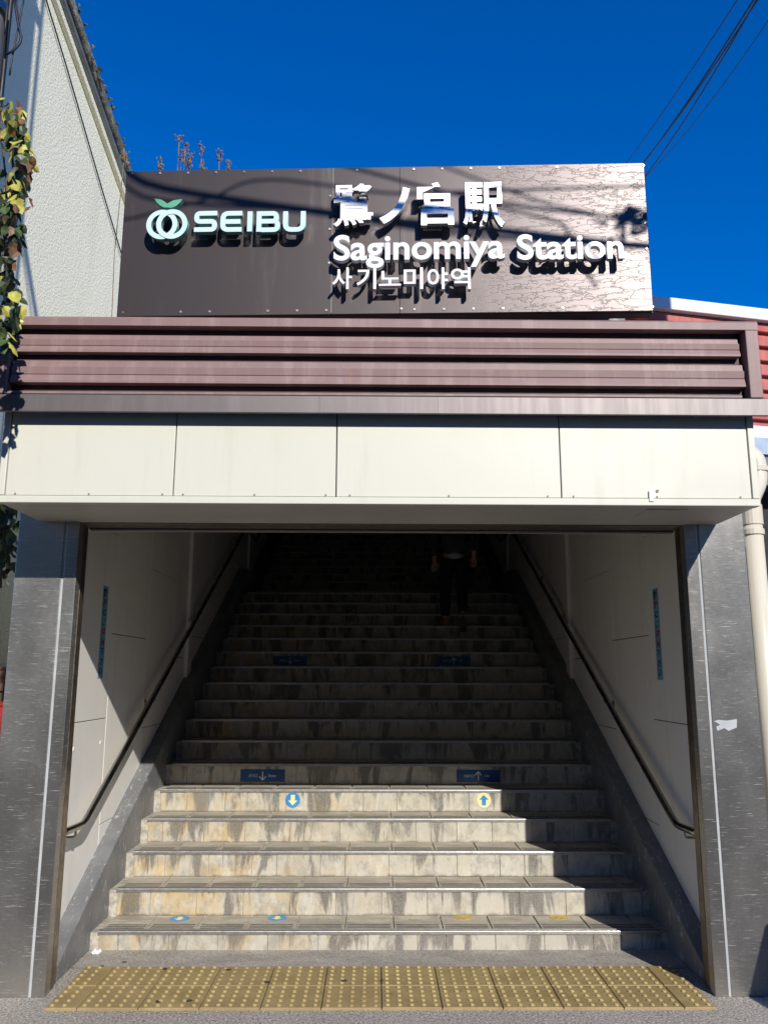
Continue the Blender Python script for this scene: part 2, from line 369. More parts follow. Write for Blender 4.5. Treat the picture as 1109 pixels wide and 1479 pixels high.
# tactile paving: two rows of dotted yellow blocks
tp = empty('tactile_paving', (0, 0, 0), kind='structure')
def tactile_mesh(w0, xs):
    mb = MB(); h = .012; c = .004; g = .0022; a0, a1 = -w0/2+g, w0/2-g; b0, b1 = -.15+g, .15-g
    mb.add([(a0, b0, -.004), (a1, b0, -.004), (a1, b1, -.004), (a0, b1, -.004), (a0, b0, h-c), (a1, b0, h-c), (a1, b1, h-c), (a0, b1, h-c),
            (a0+c, b0+c, h), (a1-c, b0+c, h), (a1-c, b1-c, h), (a0+c, b1-c, h)],
           [(0, 1, 5, 4), (1, 2, 6, 5), (2, 3, 7, 6), (3, 0, 4, 7), (4, 5, 9, 8), (5, 6, 10, 9), (6, 7, 11, 10), (7, 4, 8, 11), (8, 9, 10, 11)])
    for x in xs:
        for j in range(5):
            y = -.12+.06*j; o = len(mb.v); n = 10
            for r_, z in ((.0125, h-.0005), (.0105, h+.0045), (.0085, h+.006)):
                for q in range(n): mb.v.append((x+r_*math.cos(2*math.pi*q/n), y+r_*math.sin(2*math.pi*q/n), z))
            for l in range(2):
                for q in range(n): mb.face([o+l*n+q, o+l*n+(q+1) % n, o+(l+1)*n+(q+1) % n, o+(l+1)*n+q])
            mb.face([o+2*n+q for q in range(n)])
    return mb.mesh('tactile_block', MT['tactile'])
full = tactile_mesh(.3, [-.12+.06*i for i in range(5)]); half = tactile_mesh(.16, [-.05, .01]); half2 = tactile_mesh(.16, [-.01, .05])
for r_ in range(2):
    y = -.15-.3*r_
    for i in range(10): link('tactile_block', full, tp, (-1.35+.3*i, y, random.uniform(-.0008, .0006)), (random.uniform(-.002, .002), random.uniform(-.002, .002), random.uniform(-.002, .002)))
    link('tactile_block', half, tp, (-1.58, y, 0)); link('tactile_block', half2, tp, (1.58, y, 0))

# ------------------------------------------------------------------ staircase
T, RI, Y1, Z1, HW = .3343, .16, .2976, .1082, 1.69
NS1, LAND, NS2 = 17, 1.2613, 13
steps = [(Y1+T*i, Z1+RI*i) for i in range(NS1)]
Y2 = Y1+T*(NS1-1)+LAND
steps += [(Y2+T*i, Z1+RI*(NS1+i)) for i in range(NS2)]
stair = empty('staircase', (0, .3, 0), 'long station staircase with stained cream risers and grooved grimy treads', 'staircase')
joints = [-HW]+[-1.42+.3*i for i in range(11)]+[HW]
def riser_mesh(h):
    mb = MB(); c = .003
    x0, x1, y0, y1 = -.5, .5, 0, .012
    return MB().add([(x0, y1, 0), (x1, y1, 0), (x1, y1, h), (x0, y1, h), (x0, .002, 0), (x1, .002, 0), (x1, .002, h), (x0, .002, h),
                     (x0+.012, 0, c), (x1-.012, 0, c), (x1-.012, 0, h-c), (x0+.012, 0, h-c)],
                    [(0, 1, 5, 4), (1, 2, 6, 5), (2, 3, 7, 6), (3, 0, 4, 7), (4, 5, 9, 8), (5, 6, 10, 9), (6, 7, 11, 10), (7, 4, 8, 11), (8, 9, 10, 11)]).mesh('riser_tile', MT['riser'])
RM1, RM = riser_mesh(Z1-.018), riser_mesh(RI-.018)
def tread_mesh(d):
    mb = MB(); mb.box(-.5, .5, 0, d, -.012, 0)
    for i, yy in enumerate((.018, .052, .086)): mb.box(-.46, .46, yy, yy+.014, -.004, .0012, 1)
    return mb.mesh('tread_tile', [MT['tread'], MT['rib']])
TM = tread_mesh(T-.038); TML = tread_mesh(.30)
nose_prof = [(0, -.017), (.004, -.019), (.016, -.019), (.016, -.008), (.050, -.008), (.050, .003), (.036, .004), (.034, .001), (.028, .001), (.026, .004), (.006, .004), (.0015, .0025), (0, -.001), (0, -.006), (.004, -.007), (.004, -.010), (0, -.011)]
NM = MB().extr(nose_prof, -HW-.004, HW+.004).mesh('nosing', MT['nosing'])
ND = MB().box(-HW-.003, HW+.003, .006, .024, .003, .0055).mesh('nosing_insert', MT['nosing_line'])
restr, resttr = MB(), MB()
for i, (y, z) in enumerate(steps):
    zb = z-(RI if i else Z1); dep = T if i+1 < len(steps) and i != NS1-1 else LAND if i == NS1-1 else .4
    st = MB().box(-HW-.055, HW+.055, y+.015, y+dep+.10, zb-.02, z-.0085).build('step', MT['mortar'], stair)
    link('nosing', NM, st, (0, y, z)); link('nosing_insert', ND, st, (0, y, z))
    rj = [-HW]; off = random.uniform(.08, .3); x = -HW+off
    while x < HW-.06: rj.append(x); x += random.choice((.30, .30, .30, .295, .26, .17))
    rj.append(HW)
    for a, b in zip(rj, rj[1:]):
        if i < 20:
            link('riser_tile', RM if i else RM1, st, ((a+b)/2, y+.008+random.uniform(-.0012, .0012), zb+.001), (random.uniform(-.006, .006), 0, random.uniform(-.004, .004)), (b-a-.004, 1, 1))
        else: restr.box(a+.002, b-.002, y+.008, y+.02, zb+.001, zb+RI-.018)
    for a, b in zip(joints, joints[1:]):
        if i < 11: link('tread_tile', TM, st, ((a+b)/2, y+.047, z+random.uniform(-.001, .001)), (0, 0, 0), (b-a-.014, 1, 1))
        elif i != NS1-1: resttr.box(a+.007, b-.007, y+.047, y+.34, z-.012, z)
    if i == NS1-1:
        for j in range(4):
            for a, b in zip(joints, joints[1:]): resttr.box(a+.003, b-.003, y+.05+.3*j, y+.346+.3*j, z-.012, z)
ends = MB()                                            # cement strips closing the gap between steps and side kerbs
tag(restr.build('riser_tile', MT['riser'], stair), kind='stuff'); tag(resttr.build('tread_tile', MT['tread'], stair), kind='stuff')
ytop = steps[-1][0]; ztop = steps[-1][1]
tag(MB().box(-3.0, 3.0, ytop+.3, ytop+6, ztop-.2, ztop-.004).build('upper_floor', MT['tread']), kind='structure')

# ------------------------------------------------------------------ stair side walls with kerb, panels, pilasters
WX = 1.85
m_ = RI/T
def kerb_z(y):
    a = .189+m_*y; b = steps[NS1][1]+.223+m_*(y-Y2); f = steps[NS1-1][1]+.34
    return a if a < f else max(f, b)
def ceil_z(y): return 2.86 if y < 1.2 else 2.86+m_*(y-1.2) if y < 9.4 else 2.86+m_*8.2
def stair_wall(sg, label):
    t = empty('stair_wall', (sg*WX, 0, 0), label, 'wall', 'panelled walls either side of the stairs')
    yk = (steps[NS1-1][1]+.34-.189)/m_; yk2 = Y2+(steps[NS1-1][1]+.34-steps[NS1][1]-.223)/m_; ye = ytop+.6
    prof = [(-.27, 0), (-.27, kerb_z(-.27)), (yk, kerb_z(yk)), (yk2, kerb_z(yk2)), (ye, kerb_z(ye)), (ye, kerb_z(ye)-1.0), (1.2, 0)]
    MB().extr(prof, sg*1.742, sg*(WX+.02)).build('kerb', MT['stringer'], t, bevel=.006)
    MB().extr([(-.27, .0), (-.27, 2.9), (1.2, 2.9), (9.4, ceil_z(9.4)+.1), (ye+1, ceil_z(9.4)+.1), (ye+1, 0)], sg*(WX+.012), sg*(WX+.16)).build('wall_backing', MT['dark'], t)
    # panels: columns 0.9 m wide, joints climbing with the stairs
    ys = [-.27, .69, 1.585, 2.45, 2.935]+[3.12+.9*i for i in range(4)]+[6.7+.9*i for i in range(6)]+[ye+1]
    for i in range(len(ys)-1):
        a, b = ys[i], ys[i+1]; j0 = 1.335+.565*i if i < 4 else 1.335+.45*(a+.27)/.9*1.13
        zs = [j0-3.75, j0-2.5, j0-1.25, j0, j0+1.25, j0+2.5, j0+3.75]; top = ceil_z((a+b)/2 if a > 1 else b)+.05
        if i == 0: zs = [-1, j0, j0+1.25, j0+2.5]
        for c, d in zip(zs, zs[1:]):
            lo = max(c, kerb_z(a)-.25); d = min(d, top)
            if d-lo < .1: continue
            g = .0028
            MB().box(sg*WX, sg*(WX+.012), a+g, b-g, lo+g, d-g).build('wall_panel', MT['wall'], t, bevel=.0015, seg=1)
    for y in (2.94, 6.56):
        MB().box(min(sg*(WX-.032), sg*(WX+.01)), max(sg*(WX-.032), sg*(WX+.01)), y, y+.15, kerb_z(y)-.02, ceil_z(y)+.05).build('pilaster', MT['wall'], t, bevel=.004)
    for y in (.1, .6): MB().extr([(y+.014*math.cos(q*.785), 1.2+sg*.02+.014*math.sin(q*.785)) for q in range(8)], sg*(WX-.003), sg*(WX+.002)).build('screw_cap', MT['wall'], t)
    return t
stair_wall(-1, 'cream panelled stair wall that catches a triangle of sunlight')
stair_wall(1, 'cream panelled stair wall lying wholly in shade')
# enclosure above: ceiling and outer shell
enc = empty('stair_enclosure', (0, 1, 3), 'covered stair hall rising behind the entrance canopy', 'building')
pr = [(-.2, ceil_z(0)), (1.2, ceil_z(1.2)), (9.4, ceil_z(9.4)), (14.2, ceil_z(9.4)), (14.2, ceil_z(9.4)+.2), (9.4, ceil_z(9.4)+.2), (1.2, ceil_z(1.2)+.2), (-.2, ceil_z(0)+.2)]
MB().extr(pr, -2.06, 2.06).build('ceiling', MT['ceiling'], enc)
for sg in (-1, 1):
    MB().extr([(-.1, 0), (-.1, 3.06), (1.2, 3.06), (9.4, ceil_z(9.4)+.2), (14.2, ceil_z(9.4)+.2), (14.2, 0)], sg*2.015, sg*2.058).build('outer_wall', MT['white'], enc)
    MB().extr([(11.2, ztop-.3), (11.2, ceil_z(9.4)), (14.2, ceil_z(9.4)), (14.2, ztop-.3)], sg*1.86, sg*1.90).build('hall_wall', MT['wall'], enc)
MB().box(-2.0, 2.0, 14.0, 14.15, 0, ceil_z(9.4)).build('end_wall', MT['ceiling'], enc)

# ------------------------------------------------------------------ handrails
def handrail(sg, label):
    t = empty('handrail', (sg*1.78, 0, .75), label, 'handrail', 'steel handrails on the stair walls')
    X = sg*1.775
    yk = 5.85; zk = .745+.497*(yk-.19); yk2 = 6.85
    path = [(sg*(WX+.005), -.17, .76), (X, -.17, .755), (X, .15, .745), (X, yk, zk), (X, yk2, zk-.02), (X, 11, zk+.497*(11-yk2))]
    MB().tube(round_path(path, .06, 6), .0215, 12).build('rail_tube', MT['rail'], t, smooth=True)
    for y in (.02, 1.63, 3.25, 4.25, 5.5, 7.4):
        z = .745+.497*(y-.19) if .15 < y < yk else (.748 if y < .15 else zk+.497*(y-yk2))
        b = MB(); b.tube(round_path([(X, y, z-.012), (X, y, z-.05), (sg*(WX+.002), y, z-.055)], .02, 4), .007, 8)
        b.tube([(sg*(WX-.006), y, z-.055), (sg*(WX+.003), y, z-.055)], .028, 12)
        b.build('rail_bracket', MT['rail'], t, smooth=False)
handrail(-1, 'tubular steel handrail along the sunlit stair wall')
handrail(1, 'tubular steel handrail along the shaded stair wall')

# ------------------------------------------------------------------ pillars of the gateway
YP = -.43; ZS = 2.475
def pillar(sg, label):
    t = empty('entrance_pillar', (sg*1.93, YP, 0), label, 'pillar', 'stainless steel pillars of the gateway')
    x = lambda a, b: (min(sg*a, sg*b), max(sg*a, sg*b))
    MB().box(*x(1.806, 2.066), YP, -.08, 0, 2.62).build('main_panel', MT['steel'], t, bevel=.004)
    MB().box(*x(1.792, 1.808), YP+.006, -.2, .0, 2.60).build('sealant_joint', MT['sealant'], t)
    MB().box(*x(1.722, 1.792), YP, -.36, 0, 2.60).build('edge_band', MT['steel_band'], t, bevel=.003)
    MB().box(*x(1.734, 1.80), -.361, -.335, .0, 2.60).build('guide_slot', MT['guide_black'], t)
    MB().box(*x(1.728, 1.80), -.336, -.285, 0, 2.60).build('shutter_guide', MT['guide'], t, bevel=.003)
    MB().box(*x(1.745, 1.80), -.286, -.262, 0, 2.60).build('guide_slot', MT['guide_black'], t)
    MB().box(*x(1.738, WX+.15), -.263, -.235, 0, 2.60).build('inner_jamb', MT['guide'], t, bevel=.002)
    return t
pillar(-1, 'dull stainless steel pillar next to the utility pole and ivy')
rp = pillar(1, 'scratched stainless steel pillar next to the cream drainpipe')
pp = [at(x, y, 1, YP-.0015) for x, y in ((1031, 1042), (1037, 1040), (1050, 1041), (1064, 1039), (1064, 1051), (1052, 1056), (1046, 1052), (1036, 1056), (1034, 1050), (1040, 1047))]
MB().add(pp, [tuple(range(len(pp)))]).build('torn_sticker', MT['sealant'], rp)

# ------------------------------------------------------------------ canopy
YF = -.962
cn = empty('entrance_canopy', (0, YF, ZS), 'cream panelled entrance canopy topped with brown corrugated cladding', 'canopy')
XL, XR = -1.955, 1.918
B('bottom_trim', (XL, XR, YF-.006, YF+.05, ZS, 2.512), MT['cream'], cn, .004)
for a, b in ((XL, -1.922), (1.884, XR)): B('side_trim', (a, b, YF-.006, -.06, 2.514, 3.02), MT['cream'], cn, .003)
for a, b in ((-1.918, -1.073), (-1.069, -.246), (-.242, .904), (.908, 1.880)):
    pn = B('fascia_panel', (a+.001, b-.001, YF, YF+.02, 2.5145, 3.02), MT['cream'], cn, .0025)
    for q in (.06, .5, .94):
        xx = a+(b-a)*q; MB().extr([(xx+.005*math.cos(j*1.047), 2.522+.005*math.sin(j*1.047)) for j in range(6)], YF-.003, YF+.002, 'Y').build('screw', MT['brown'], pn)
MB().box(XL+.03, XR-.03, YF+.021, YF+.03, 2.5, 3.02).build('panel_backing', MT['black'], cn)
MB().box(XL+.01, XR-.01, YF+.051, -.10, ZS+.001, ZS+.03).build('soffit', MT['soffit'], cn)
hx0, hx1 = at(905, 745, 2, ZS)[0], at(985, 740, 2, ZS)[0]
MB().box(hx0+.05, hx1, YF+.09, YF+.33, ZS-.003, ZS+.002).build('access_hatch', MT['soffit'], cn, bevel=.001)
B('fascia_switch', (at(936, 712, 1, YF)[0], at(943, 712, 1, YF)[0], YF-.012, YF+.001, 2.495, 2.552), MT['white'], cn, .003)
MB().extr([(at(949, 709, 1, YF)[0]+.008*math.cos(j*.785), 2.552+.008*math.sin(j*.785)) for j in range(8)], YF-.004, YF+.001, 'Y').build('screw', MT['brown'], cn)
B('shutter_header', (-1.80, 1.80, YP+.02, -.25, ZS-.004, ZS+.14), MT['guide'], cn, .003)
B('header_rail', (-1.73, 1.73, -.249, -.20, ZS-.014, ZS+.01), MT['strip'], cn, .003)
# drip strip (overlaps the wall face, in three lengths)
YS = -1.046
for a, b in ((-1.99, -.33), (-.329, .272), (.273, 2.02)):
    MB().extr([(YS, 2.934), (YS, 3.020), (YS+.004, 3.024), (YF+.06, 3.03), (YF+.06, 3.018), (YS+.004, 3.018), (YS+.004, 2.936), (YS+.02, 2.936), (YS+.02, 2.933)], a, b).build('drip_strip', MT['strip'], cn)
MB().box(-1.95, 1.93, YF+.015, YF+.05, 2.99, 3.40).build('cladding_backing', MT['brown_dark'], cn)
def board(z1, z0, a, b):
    h = z1-z0; y = YS+.03
    P = [(y+.010, z1), (y+.004, z1-.006), (y, z1-.30*h), (y-.014, z1-.33*h), (y-.010, z1-.62*h), (y-.006, z1-.64*h), (y-.010, z1-.66*h), (y-.020, z0+.012), (y-.020, z0), (y+.05, z0), (y+.055, z1)]
    return MB().extr(P, a, b).build('cladding_board', MT['brown'], cn)
board(3.362, 3.256, -1.915, 1.850); board(3.220, 3.090, -1.916, 1.864); board(3.054, 3.030, -1.925, 1.840)
MB().box(-1.92, 1.86, YF-.03, YF+.0, 3.03, 3.40).build('cladding_shadow_gap', MT['brown_dark'], cn)
fr = MT['brown']
MB().extr([(YS-.004, 3.397), (YS-.004, 3.436), (YS+.004, 3.447), (YF+.2, 3.452), (YF+.2, 3.41), (YS+.05, 3.397)], -1.99, 1.945).build('top_frame', fr, cn)
for a, b in ((-1.99, -1.925), (1.878, 1.945)): MB().box(a, b, YS-.003, YF+.14, 3.026, 3.396).build('side_frame', fr, cn, bevel=.004)
MB().box(-1.985, 1.94, YF+.19, .6, 3.38, 3.42).build('roof_deck', MT['roof'], cn)
for sg, xx in ((-1, -1.98), (1, 1.92)): MB().box(xx, xx+.018, YF+.06, .6, 2.62, 3.379).build('side_cladding', MT['brown'], cn)

B('roof_upstand', (-1.5, 1.40, -.60, -.50, 3.425, 3.78), MT['gutter'], cn, .004)
# ------------------------------------------------------------------ station sign
SY = R(2.4); SN = Vector((-math.sin(SY), -math.cos(SY), 0)); SU = Vector((math.cos(SY), -math.sin(SY), 0)); SP = Vector((-.01, -.95, 3.515))
SMAT = Matrix(((SU.x, 0, SN.x, SP.x), (SU.y, 0, SN.y, SP.y), (0, 1, 0, SP.z), (0, 0, 0, 1)))   # local: u right, v up, w out of the face
def sp_(u, v, w_=0): return SP+SU*u+Vector((0, 0, v))+SN*w_
def suv(x, y, off=0.0):
    q = atp(x, y, SP+SN*off, SN); return ((q-SP).dot(SU), q.z-SP.z)
sign = empty('station_sign', tuple(SP), 'large dark bronze station name board standing on the canopy', 'sign')
def sbuild(mb, name, mats, parent, smooth=False, bevel=0):
    mb.v = [tuple(SMAT @ Vector(q)) for q in mb.v]; return mb.build(name, mats, parent, smooth, bevel)
for a, b in ((-1.434, -.2765), (-.2745, .0905), (.0915, 1.43)):
    sbuild(MB().box(a, b, 0.003, .872, -.02, .0), 'sign_panel', MT['sign'], sign, bevel=.002)
sbuild(MB().box(-1.44, 1.436, 0, .876, -.09, -.021), 'sign_frame', MT['sign_edge'], sign, bevel=.002)
sbuild(MB().box(-.2785, -.2725, .01, .868, -.001, .0025), 'joint_strip', MT['strip'], sign)
for u, v in [(-1.40+.157*i, .855) for i in range(19)]+[(-1.40+.157*i, .025) for i in range(19)]+[(-.29, .2*i+.1) for i in range(4)]+[(1.415, .15*i+.06) for i in range(5)]+[(.082, .85), (.1, .03)]:
    if random.random() < .75: sbuild(MB().extr([(u+.0065*math.cos(j*.785), v+.0065*math.sin(j*.785)) for j in range(8)], -.001, .004, 'Z'), 'bolt', MT['bolt'], sign)
for u in (-1.1, -.36, .22, 1.05):
    sbuild(MB().box(u, u+.05, -.11, .05, -.16, -.092), 'bracket', MT['brown_dark'], sign)
    sbuild(MB().tube([(u+.02, .75, -.09), (u+.02, -.08, -.55)], .018, 8), 'brace', MT['brown_dark'], sign)
for sx, y0 in ((-.9, .0), (.35, 0)): sbuild(MB().box(sx, sx+.6, -.09, -.055, -.30, -.27), 'base_rail', MT['white'], sign)
W0, W1 = .045, .078      # letters stand off the board
def text_mesh(s_, size=1., off=0.):
    cu = bpy.data.curves.new('glyph', 'FONT'); cu.body = s_; cu.size = size; cu.offset = off; cu.resolution_u = 6; cu.fill_mode = 'FRONT'
    o = bpy.data.objects.new('glyph', cu); COL.objects.link(o)
    me = bpy.data.meshes.new_from_object(o.evaluated_get(bpy.context.evaluated_depsgraph_get()))
    bpy.data.objects.remove(o); bpy.data.curves.remove(cu); return me
def bbox(me):
    xs = [v.co.x for v in me.vertices]; ys = [v.co.y for v in me.vertices]; return min(xs), max(xs), min(ys), max(ys)
def solid(me, z0, z1, bev=0):
    """flat glyph mesh -> prism from z0 to z1; rim faces take material 1"""
    bm = bmesh.new(); bm.from_mesh(me); bmesh.ops.remove_doubles(bm, verts=bm.verts, dist=1e-5)
    bmesh.ops.dissolve_limit(bm, angle_limit=.01, verts=bm.verts, edges=bm.edges)
    for v in bm.verts: v.co.z = z1
    for f in bm.faces: f.material_index = 0
    r_ = bmesh.ops.extrude_edge_only(bm, edges=[e for e in bm.edges if len(e.link_faces) == 1])
    for v in [q for q in r_['geom'] if isinstance(q, bmesh.types.BMVert)]: v.co.z = z0
    for f in [q for q in r_['geom'] if isinstance(q, bmesh.types.BMFace)]: f.material_index = 1
    bmesh.ops.recalc_face_normals(bm, faces=bm.faces)
    for f in bm.faces: f.smooth = False
    out = bpy.data.meshes.new('letter'); bm.to_mesh(out); bm.free(); return out
def glyph(me, fx, mats, parent, name, z0, z1, mat4):
    """fx maps glyph x,y to local u,v"""
    for v in me.vertices: u_, v_ = fx(v.co.x, v.co.y); v.co.x = u_; v.co.y = v_
    s_ = solid(me, z0, z1); bpy.data.meshes.remove(me); s_.materials.clear()
    for q in mats: s_.materials.append(q)
    s_.transform(mat4); return link(name, s_, parent)
# kanji, each fitted to its own place
st_m = [MT['letter_steel'], MT['letter_side']]
for ch, (x0, y0, x1, y1), off in (('鷺', (482, 265, 541, 326), .014), ('ノ', (548, 270, 592, 322), .035), ('宮', (602, 263, 661, 324), .026), ('駅', (668, 263, 729, 327), .020)):
    me = text_mesh(ch, 1, off); a, b, c, d = bbox(me); u0, v1 = suv(x0, y0, W1); u1, v0 = suv(x1, y1, W1)
    glyph(me, lambda x, y: (u0+(x-a)/(b-a)*(u1-u0), v0+(y-c)/(d-c)*(v1-v0)), st_m, sign, 'letter', W0, W1, SMAT)
def adv(s_): return bbox(text_mesh(s_+'|', 1))[1]-bbox(text_mesh('|', 1))[1] if s_ else 0
wm_ = [MT['letter_white'], MT['letter_side']]
def word(s_, x0, x1, ytop_, ybase, off, capch, mats=wm_, parent=None, mat4=None, zz=None, uv=None):
    u0, v1 = uv(x0, ytop_); u1, v0 = uv(x1, ybase)
    full_ = bbox(text_mesh(s_, 1, off)); cap = bbox(text_mesh(capch, 1, 0))[3]
    sx = (u1-u0)/(full_[1]-full_[0]); sy = (v1-v0)/cap
    for i, ch in enumerate(s_):
        if ch == ' ': continue
        ax = adv(s_[:i])
        glyph(text_mesh(ch, 1, off), lambda x, y: (u0+(x+ax-full_[0])*sx, v0+y*sy), mats, parent, 'letter', zz[0], zz[1], mat4)
suvW = lambda x, y: suv(x, y, W1)
word('Saginomiya', 482, 729, 340, 371.5, .021, 'S', parent=sign, mat4=SMAT, zz=(W0, W1), uv=suvW)
word('Station', 746, 901, 339, 371.5, .021, 'S', parent=sign, mat4=SMAT, zz=(W0, W1), uv=suvW)
for i, ch in enumerate('사기노미야역'):
    x0 = 480+33.3*i; fits = {0: (480, 508), 1: (515, 543), 2: (547, 579), 3: (583, 611), 4: (617, 647), 5: (651, 680)}[i]
    me = text_mesh(ch, 1, .014); a, b, c, d = bbox(me); u0, v1 = suv(fits[0], 386 if ch != '노' else 391, W1); u1, v0 = suv(fits[1], 417 if ch != '노' else 412, W1)
    glyph(me, lambda x, y: (u0+(x-a)/(b-a)*(u1-u0), v0+(y-c)/(d-c)*(v1-v0)), wm_, sign, 'letter', W0, W1, SMAT)
# wide rounded capitals built from strokes
def stroke(mb, pts, wd, z0, z1, closed=False):
    pts = [Vector((q[0], q[1], 0)) for q in pts]; n = len(pts); L = []; Rr = []
    for i in range(n):
        a = pts[i-1] if (i > 0 or closed) else None; b = pts[(i+1) % n] if (i < n-1 or closed) else None
        d0 = (pts[i]-a).normalized() if a is not None else None; d1 = (b-pts[i]).normalized() if b is not None else None
        t = ((d0 or d1)+(d1 or d0)).normalized(); nn = Vector((-t.y, t.x, 0)); sc = 1/max(.5, nn.dot(Vector((-(d1 or d0).y, (d1 or d0).x, 0))))
        L.append(pts[i]+nn*(wd/2*sc)); Rr.append(pts[i]-nn*(wd/2*sc))
    m = n if closed else n-1
    o = len(mb.v)
    for i in range(n):
        for q, z in ((L[i], z1), (Rr[i], z1), (L[i], z0), (Rr[i], z0)): mb.v.append((q.x, q.y, z))
    for i in range(m):
        j = (i+1) % n; A, C_ = o+4*i, o+4*j
        mb.face([A, A+1, C_+1, C_], 0); mb.face([A, C_, C_+2, A+2], 1); mb.face([A+1, A+3, C_+3, C_+1], 1); mb.face([A+2, C_+2, C_+3, A+3], 1)
    if not closed:
        mb.face([o, o+2, o+3, o+1], 1); e = o+4*(n-1); mb.face([e, e+1, e+3, e+2], 1)
def rp2(pts, r, n=5): return [(q.x, q.y) for q in round_path([(a, b, 0) for a, b in pts], r, n)]
lm = [MT['logo_aqua'], MT['logo_edge']]
def cap(name, x0, x1, strokes):
    u0, v1 = suv(x0, 304.5, W1); u1, v0 = suv(x1, 334, W1); wd = .027
    mb = MB(); f = lambda q: (u0+wd/2+q[0]*(u1-u0-wd), v0+wd/2+q[1]*(v1-v0-wd))
    for i, (pts, r) in enumerate(strokes): stroke(mb, rp2([f(q) for q in pts], r), wd, W0+.0012*i, W1-.0012*i)
    return sbuild(mb, name, lm, sign)
cap('letter', 281, 313, [([(1.12, 1), (0, 1), (0, .5), (1, .5), (1, 0), (-.12, 0)], .03)])
cap('letter', 319, 350, [([(1.1, 1), (0, 1), (0, 0), (1.1, 0)], .03), ([(0, .5), (1.0, .5)], .01)])
cap('letter', 357, 364.5, [([(.5, -.13), (.5, 1.13)], .001)])
cap('letter', 371, 404, [([(0, -.13), (0, 1.13)], .001), ([(-.05, 1), (.93, 1), (.93, .52), (0, .52)], .03), ([(.5, .52), (1, .52), (1, 0), (-.05, 0)], .03)])
cap('letter', 409, 441, [([(0, 1.13), (0, 0), (1, 0), (1, 1.13)], .035)])
# emblem: two linked rings under a leaf
ring_r = .0715
for i, du in enumerate((-.0275, .0275)):
    cu_, cv_ = suv(241, 323.5, W1); mb = MB(); stroke(mb, [(cu_+du+ring_r*math.cos(2*math.pi*j/40), cv_+ring_r*1.03*math.sin(2*math.pi*j/40)) for j in range(40)], .027, W0-.002*i, W1+.003*i, True)
    sbuild(mb, 'emblem_ring', lm, sign)
cu_, cv_ = suv(241.5, 299, W1)
lf = [(0, 0), (.022, -.003), (.048, .008), (.070, .030), (.082, .052), (.060, .050), (.030, .044), (.008, .030), (-.002, .024), (-.012, .034), (-.034, .050), (-.060, .058), (-.076, .058), (-.062, .036), (-.040, .012), (-.018, 0)]
mb = MB(); n_ = len(lf); cc = (0, .012)
mb.v = [(cu_+a*.98, cv_+b*.92, W1) for a, b in lf]+[(cu_+a*.98, cv_+b*.92, W0) for a, b in lf]+[(cu_+cc[0], cv_+cc[1], W1), (cu_+cc[0], cv_+cc[1], W0)]
for i in range(n_):
    j = (i+1) % n_; mb.face([i, j, 2*n_], 0); mb.face([i, i+n_, j+n_, j], 1); mb.face([j+n_, i+n_, 2*n_+1], 1)
sbuild(mb, 'emblem_leaf', [MT['logo_leaf'], MT['logo_edge']], sign)

# ------------------------------------------------------------------ notices on the stairs
def plate(x0, x1, yc, k_, jp, en, up, label, grp):
    y, z = steps[k_]; yy = y+.0055; zc = z-RI/2-.012; h = .096
    t = empty('step_sign', ((x0+x1)/2, yy, zc-h/2), label, 'sign', grp)
    B('plate', (x0, x1, yy-.003, yy+.004, zc-h/2, zc+h/2), MT['blue'], t, .001, 1)
    M4 = Matrix(((1, 0, 0, (x0+x1)/2), (0, 0, -1, yy-.003), (0, 1, 0, zc), (0, 0, 0, 1)))
    def line(s_, cx, wd, ht):
        me = text_mesh(s_, 1, .006); a, b, c, d = bbox(me)
        glyph(me, lambda x, y_: (cx+((x-a)/(b-a)-.5)*wd, -ht/2+(y_-c)/(d-c)*ht), [MT['plate_white']]*2, t, 'lettering', -.0005, .0007, M4)
    line(jp, -.075 if up else -.078, .085 if up else .068, .024); line(en, .078 if not up else .072, .062 if not up else .035, .022)
    mb = MB(); s_ = 1 if up else -1
    for p_ in ([(0, -.032*s_), (0, .030*s_)], [(-.026, .006*s_), (0, .034*s_), (.026, .006*s_)]): stroke(mb, p_, .008, -.0005, .0007)
    mb.v = [tuple(M4 @ Vector(q)) for q in mb.v]; mb.build('arrow', MT['plate_white'], t)
wh = ('on the lowest shaded riser', 'halfway up the first flight', 'on the upper flight')
for k_, q in ((5, 0), (11, 1), (NS1+5, 2)):
    plate(-1.132, -.772, 0, k_, 'おり口', 'Down', False, 'blue step sign with down arrow '+wh[q], 'blue arrow signs on the risers')
    plate(.63, .985, 0, k_, 'のぼり口', 'Up', True, 'blue step sign with up arrow '+wh[q], 'blue arrow signs on the risers')
def disc(cx, cy, r, n=28): return [(cx+r*math.cos(2*math.pi*j/n), cy+r*math.sin(2*math.pi*j/n)) for j in range(n)]
def arrow_poly(s_, k_=1): return [(a*k_, b*s_*k_) for a, b in ((0, .040), (.036, .004), (.016, .004), (.016, -.038), (-.016, -.038), (-.016, .004), (-.036, .004))]
def riser_disc(x, k_, base, arr, s_, label):
    y, z = steps[k_]; zc = at(423, 1156, 1, y)[2]; yy = y+.006
    t = empty('arrow_sticker', (x, yy, zc), label, 'sticker', 'round arrow stickers')
    MB().extr([(x+a, zc+b) for a, b in disc(0, 0, .056)], yy-.0012, yy+.003, 'Y').build('disc', MT[base], t)
    a_ = arrow_poly(s_); mb = MB(); M4 = Matrix(((1, 0, 0, x), (0, 0, -1, yy-.0012), (0, 1, 0, zc), (0, 0, 0, 1)))
    mb.v = [tuple(M4 @ Vector((q[0], q[1], .0008))) for q in a_]; mb.f = [[0, 1, 2, 5, 6], [2, 3, 4, 5]]; mb.mi = [0, 0]
    mb.build('arrow', MT[arr], t)
riser_disc(-.671, 4, 'bluec', 'yellowc', -1, 'round blue sticker with cream down arrow on a sunlit riser')
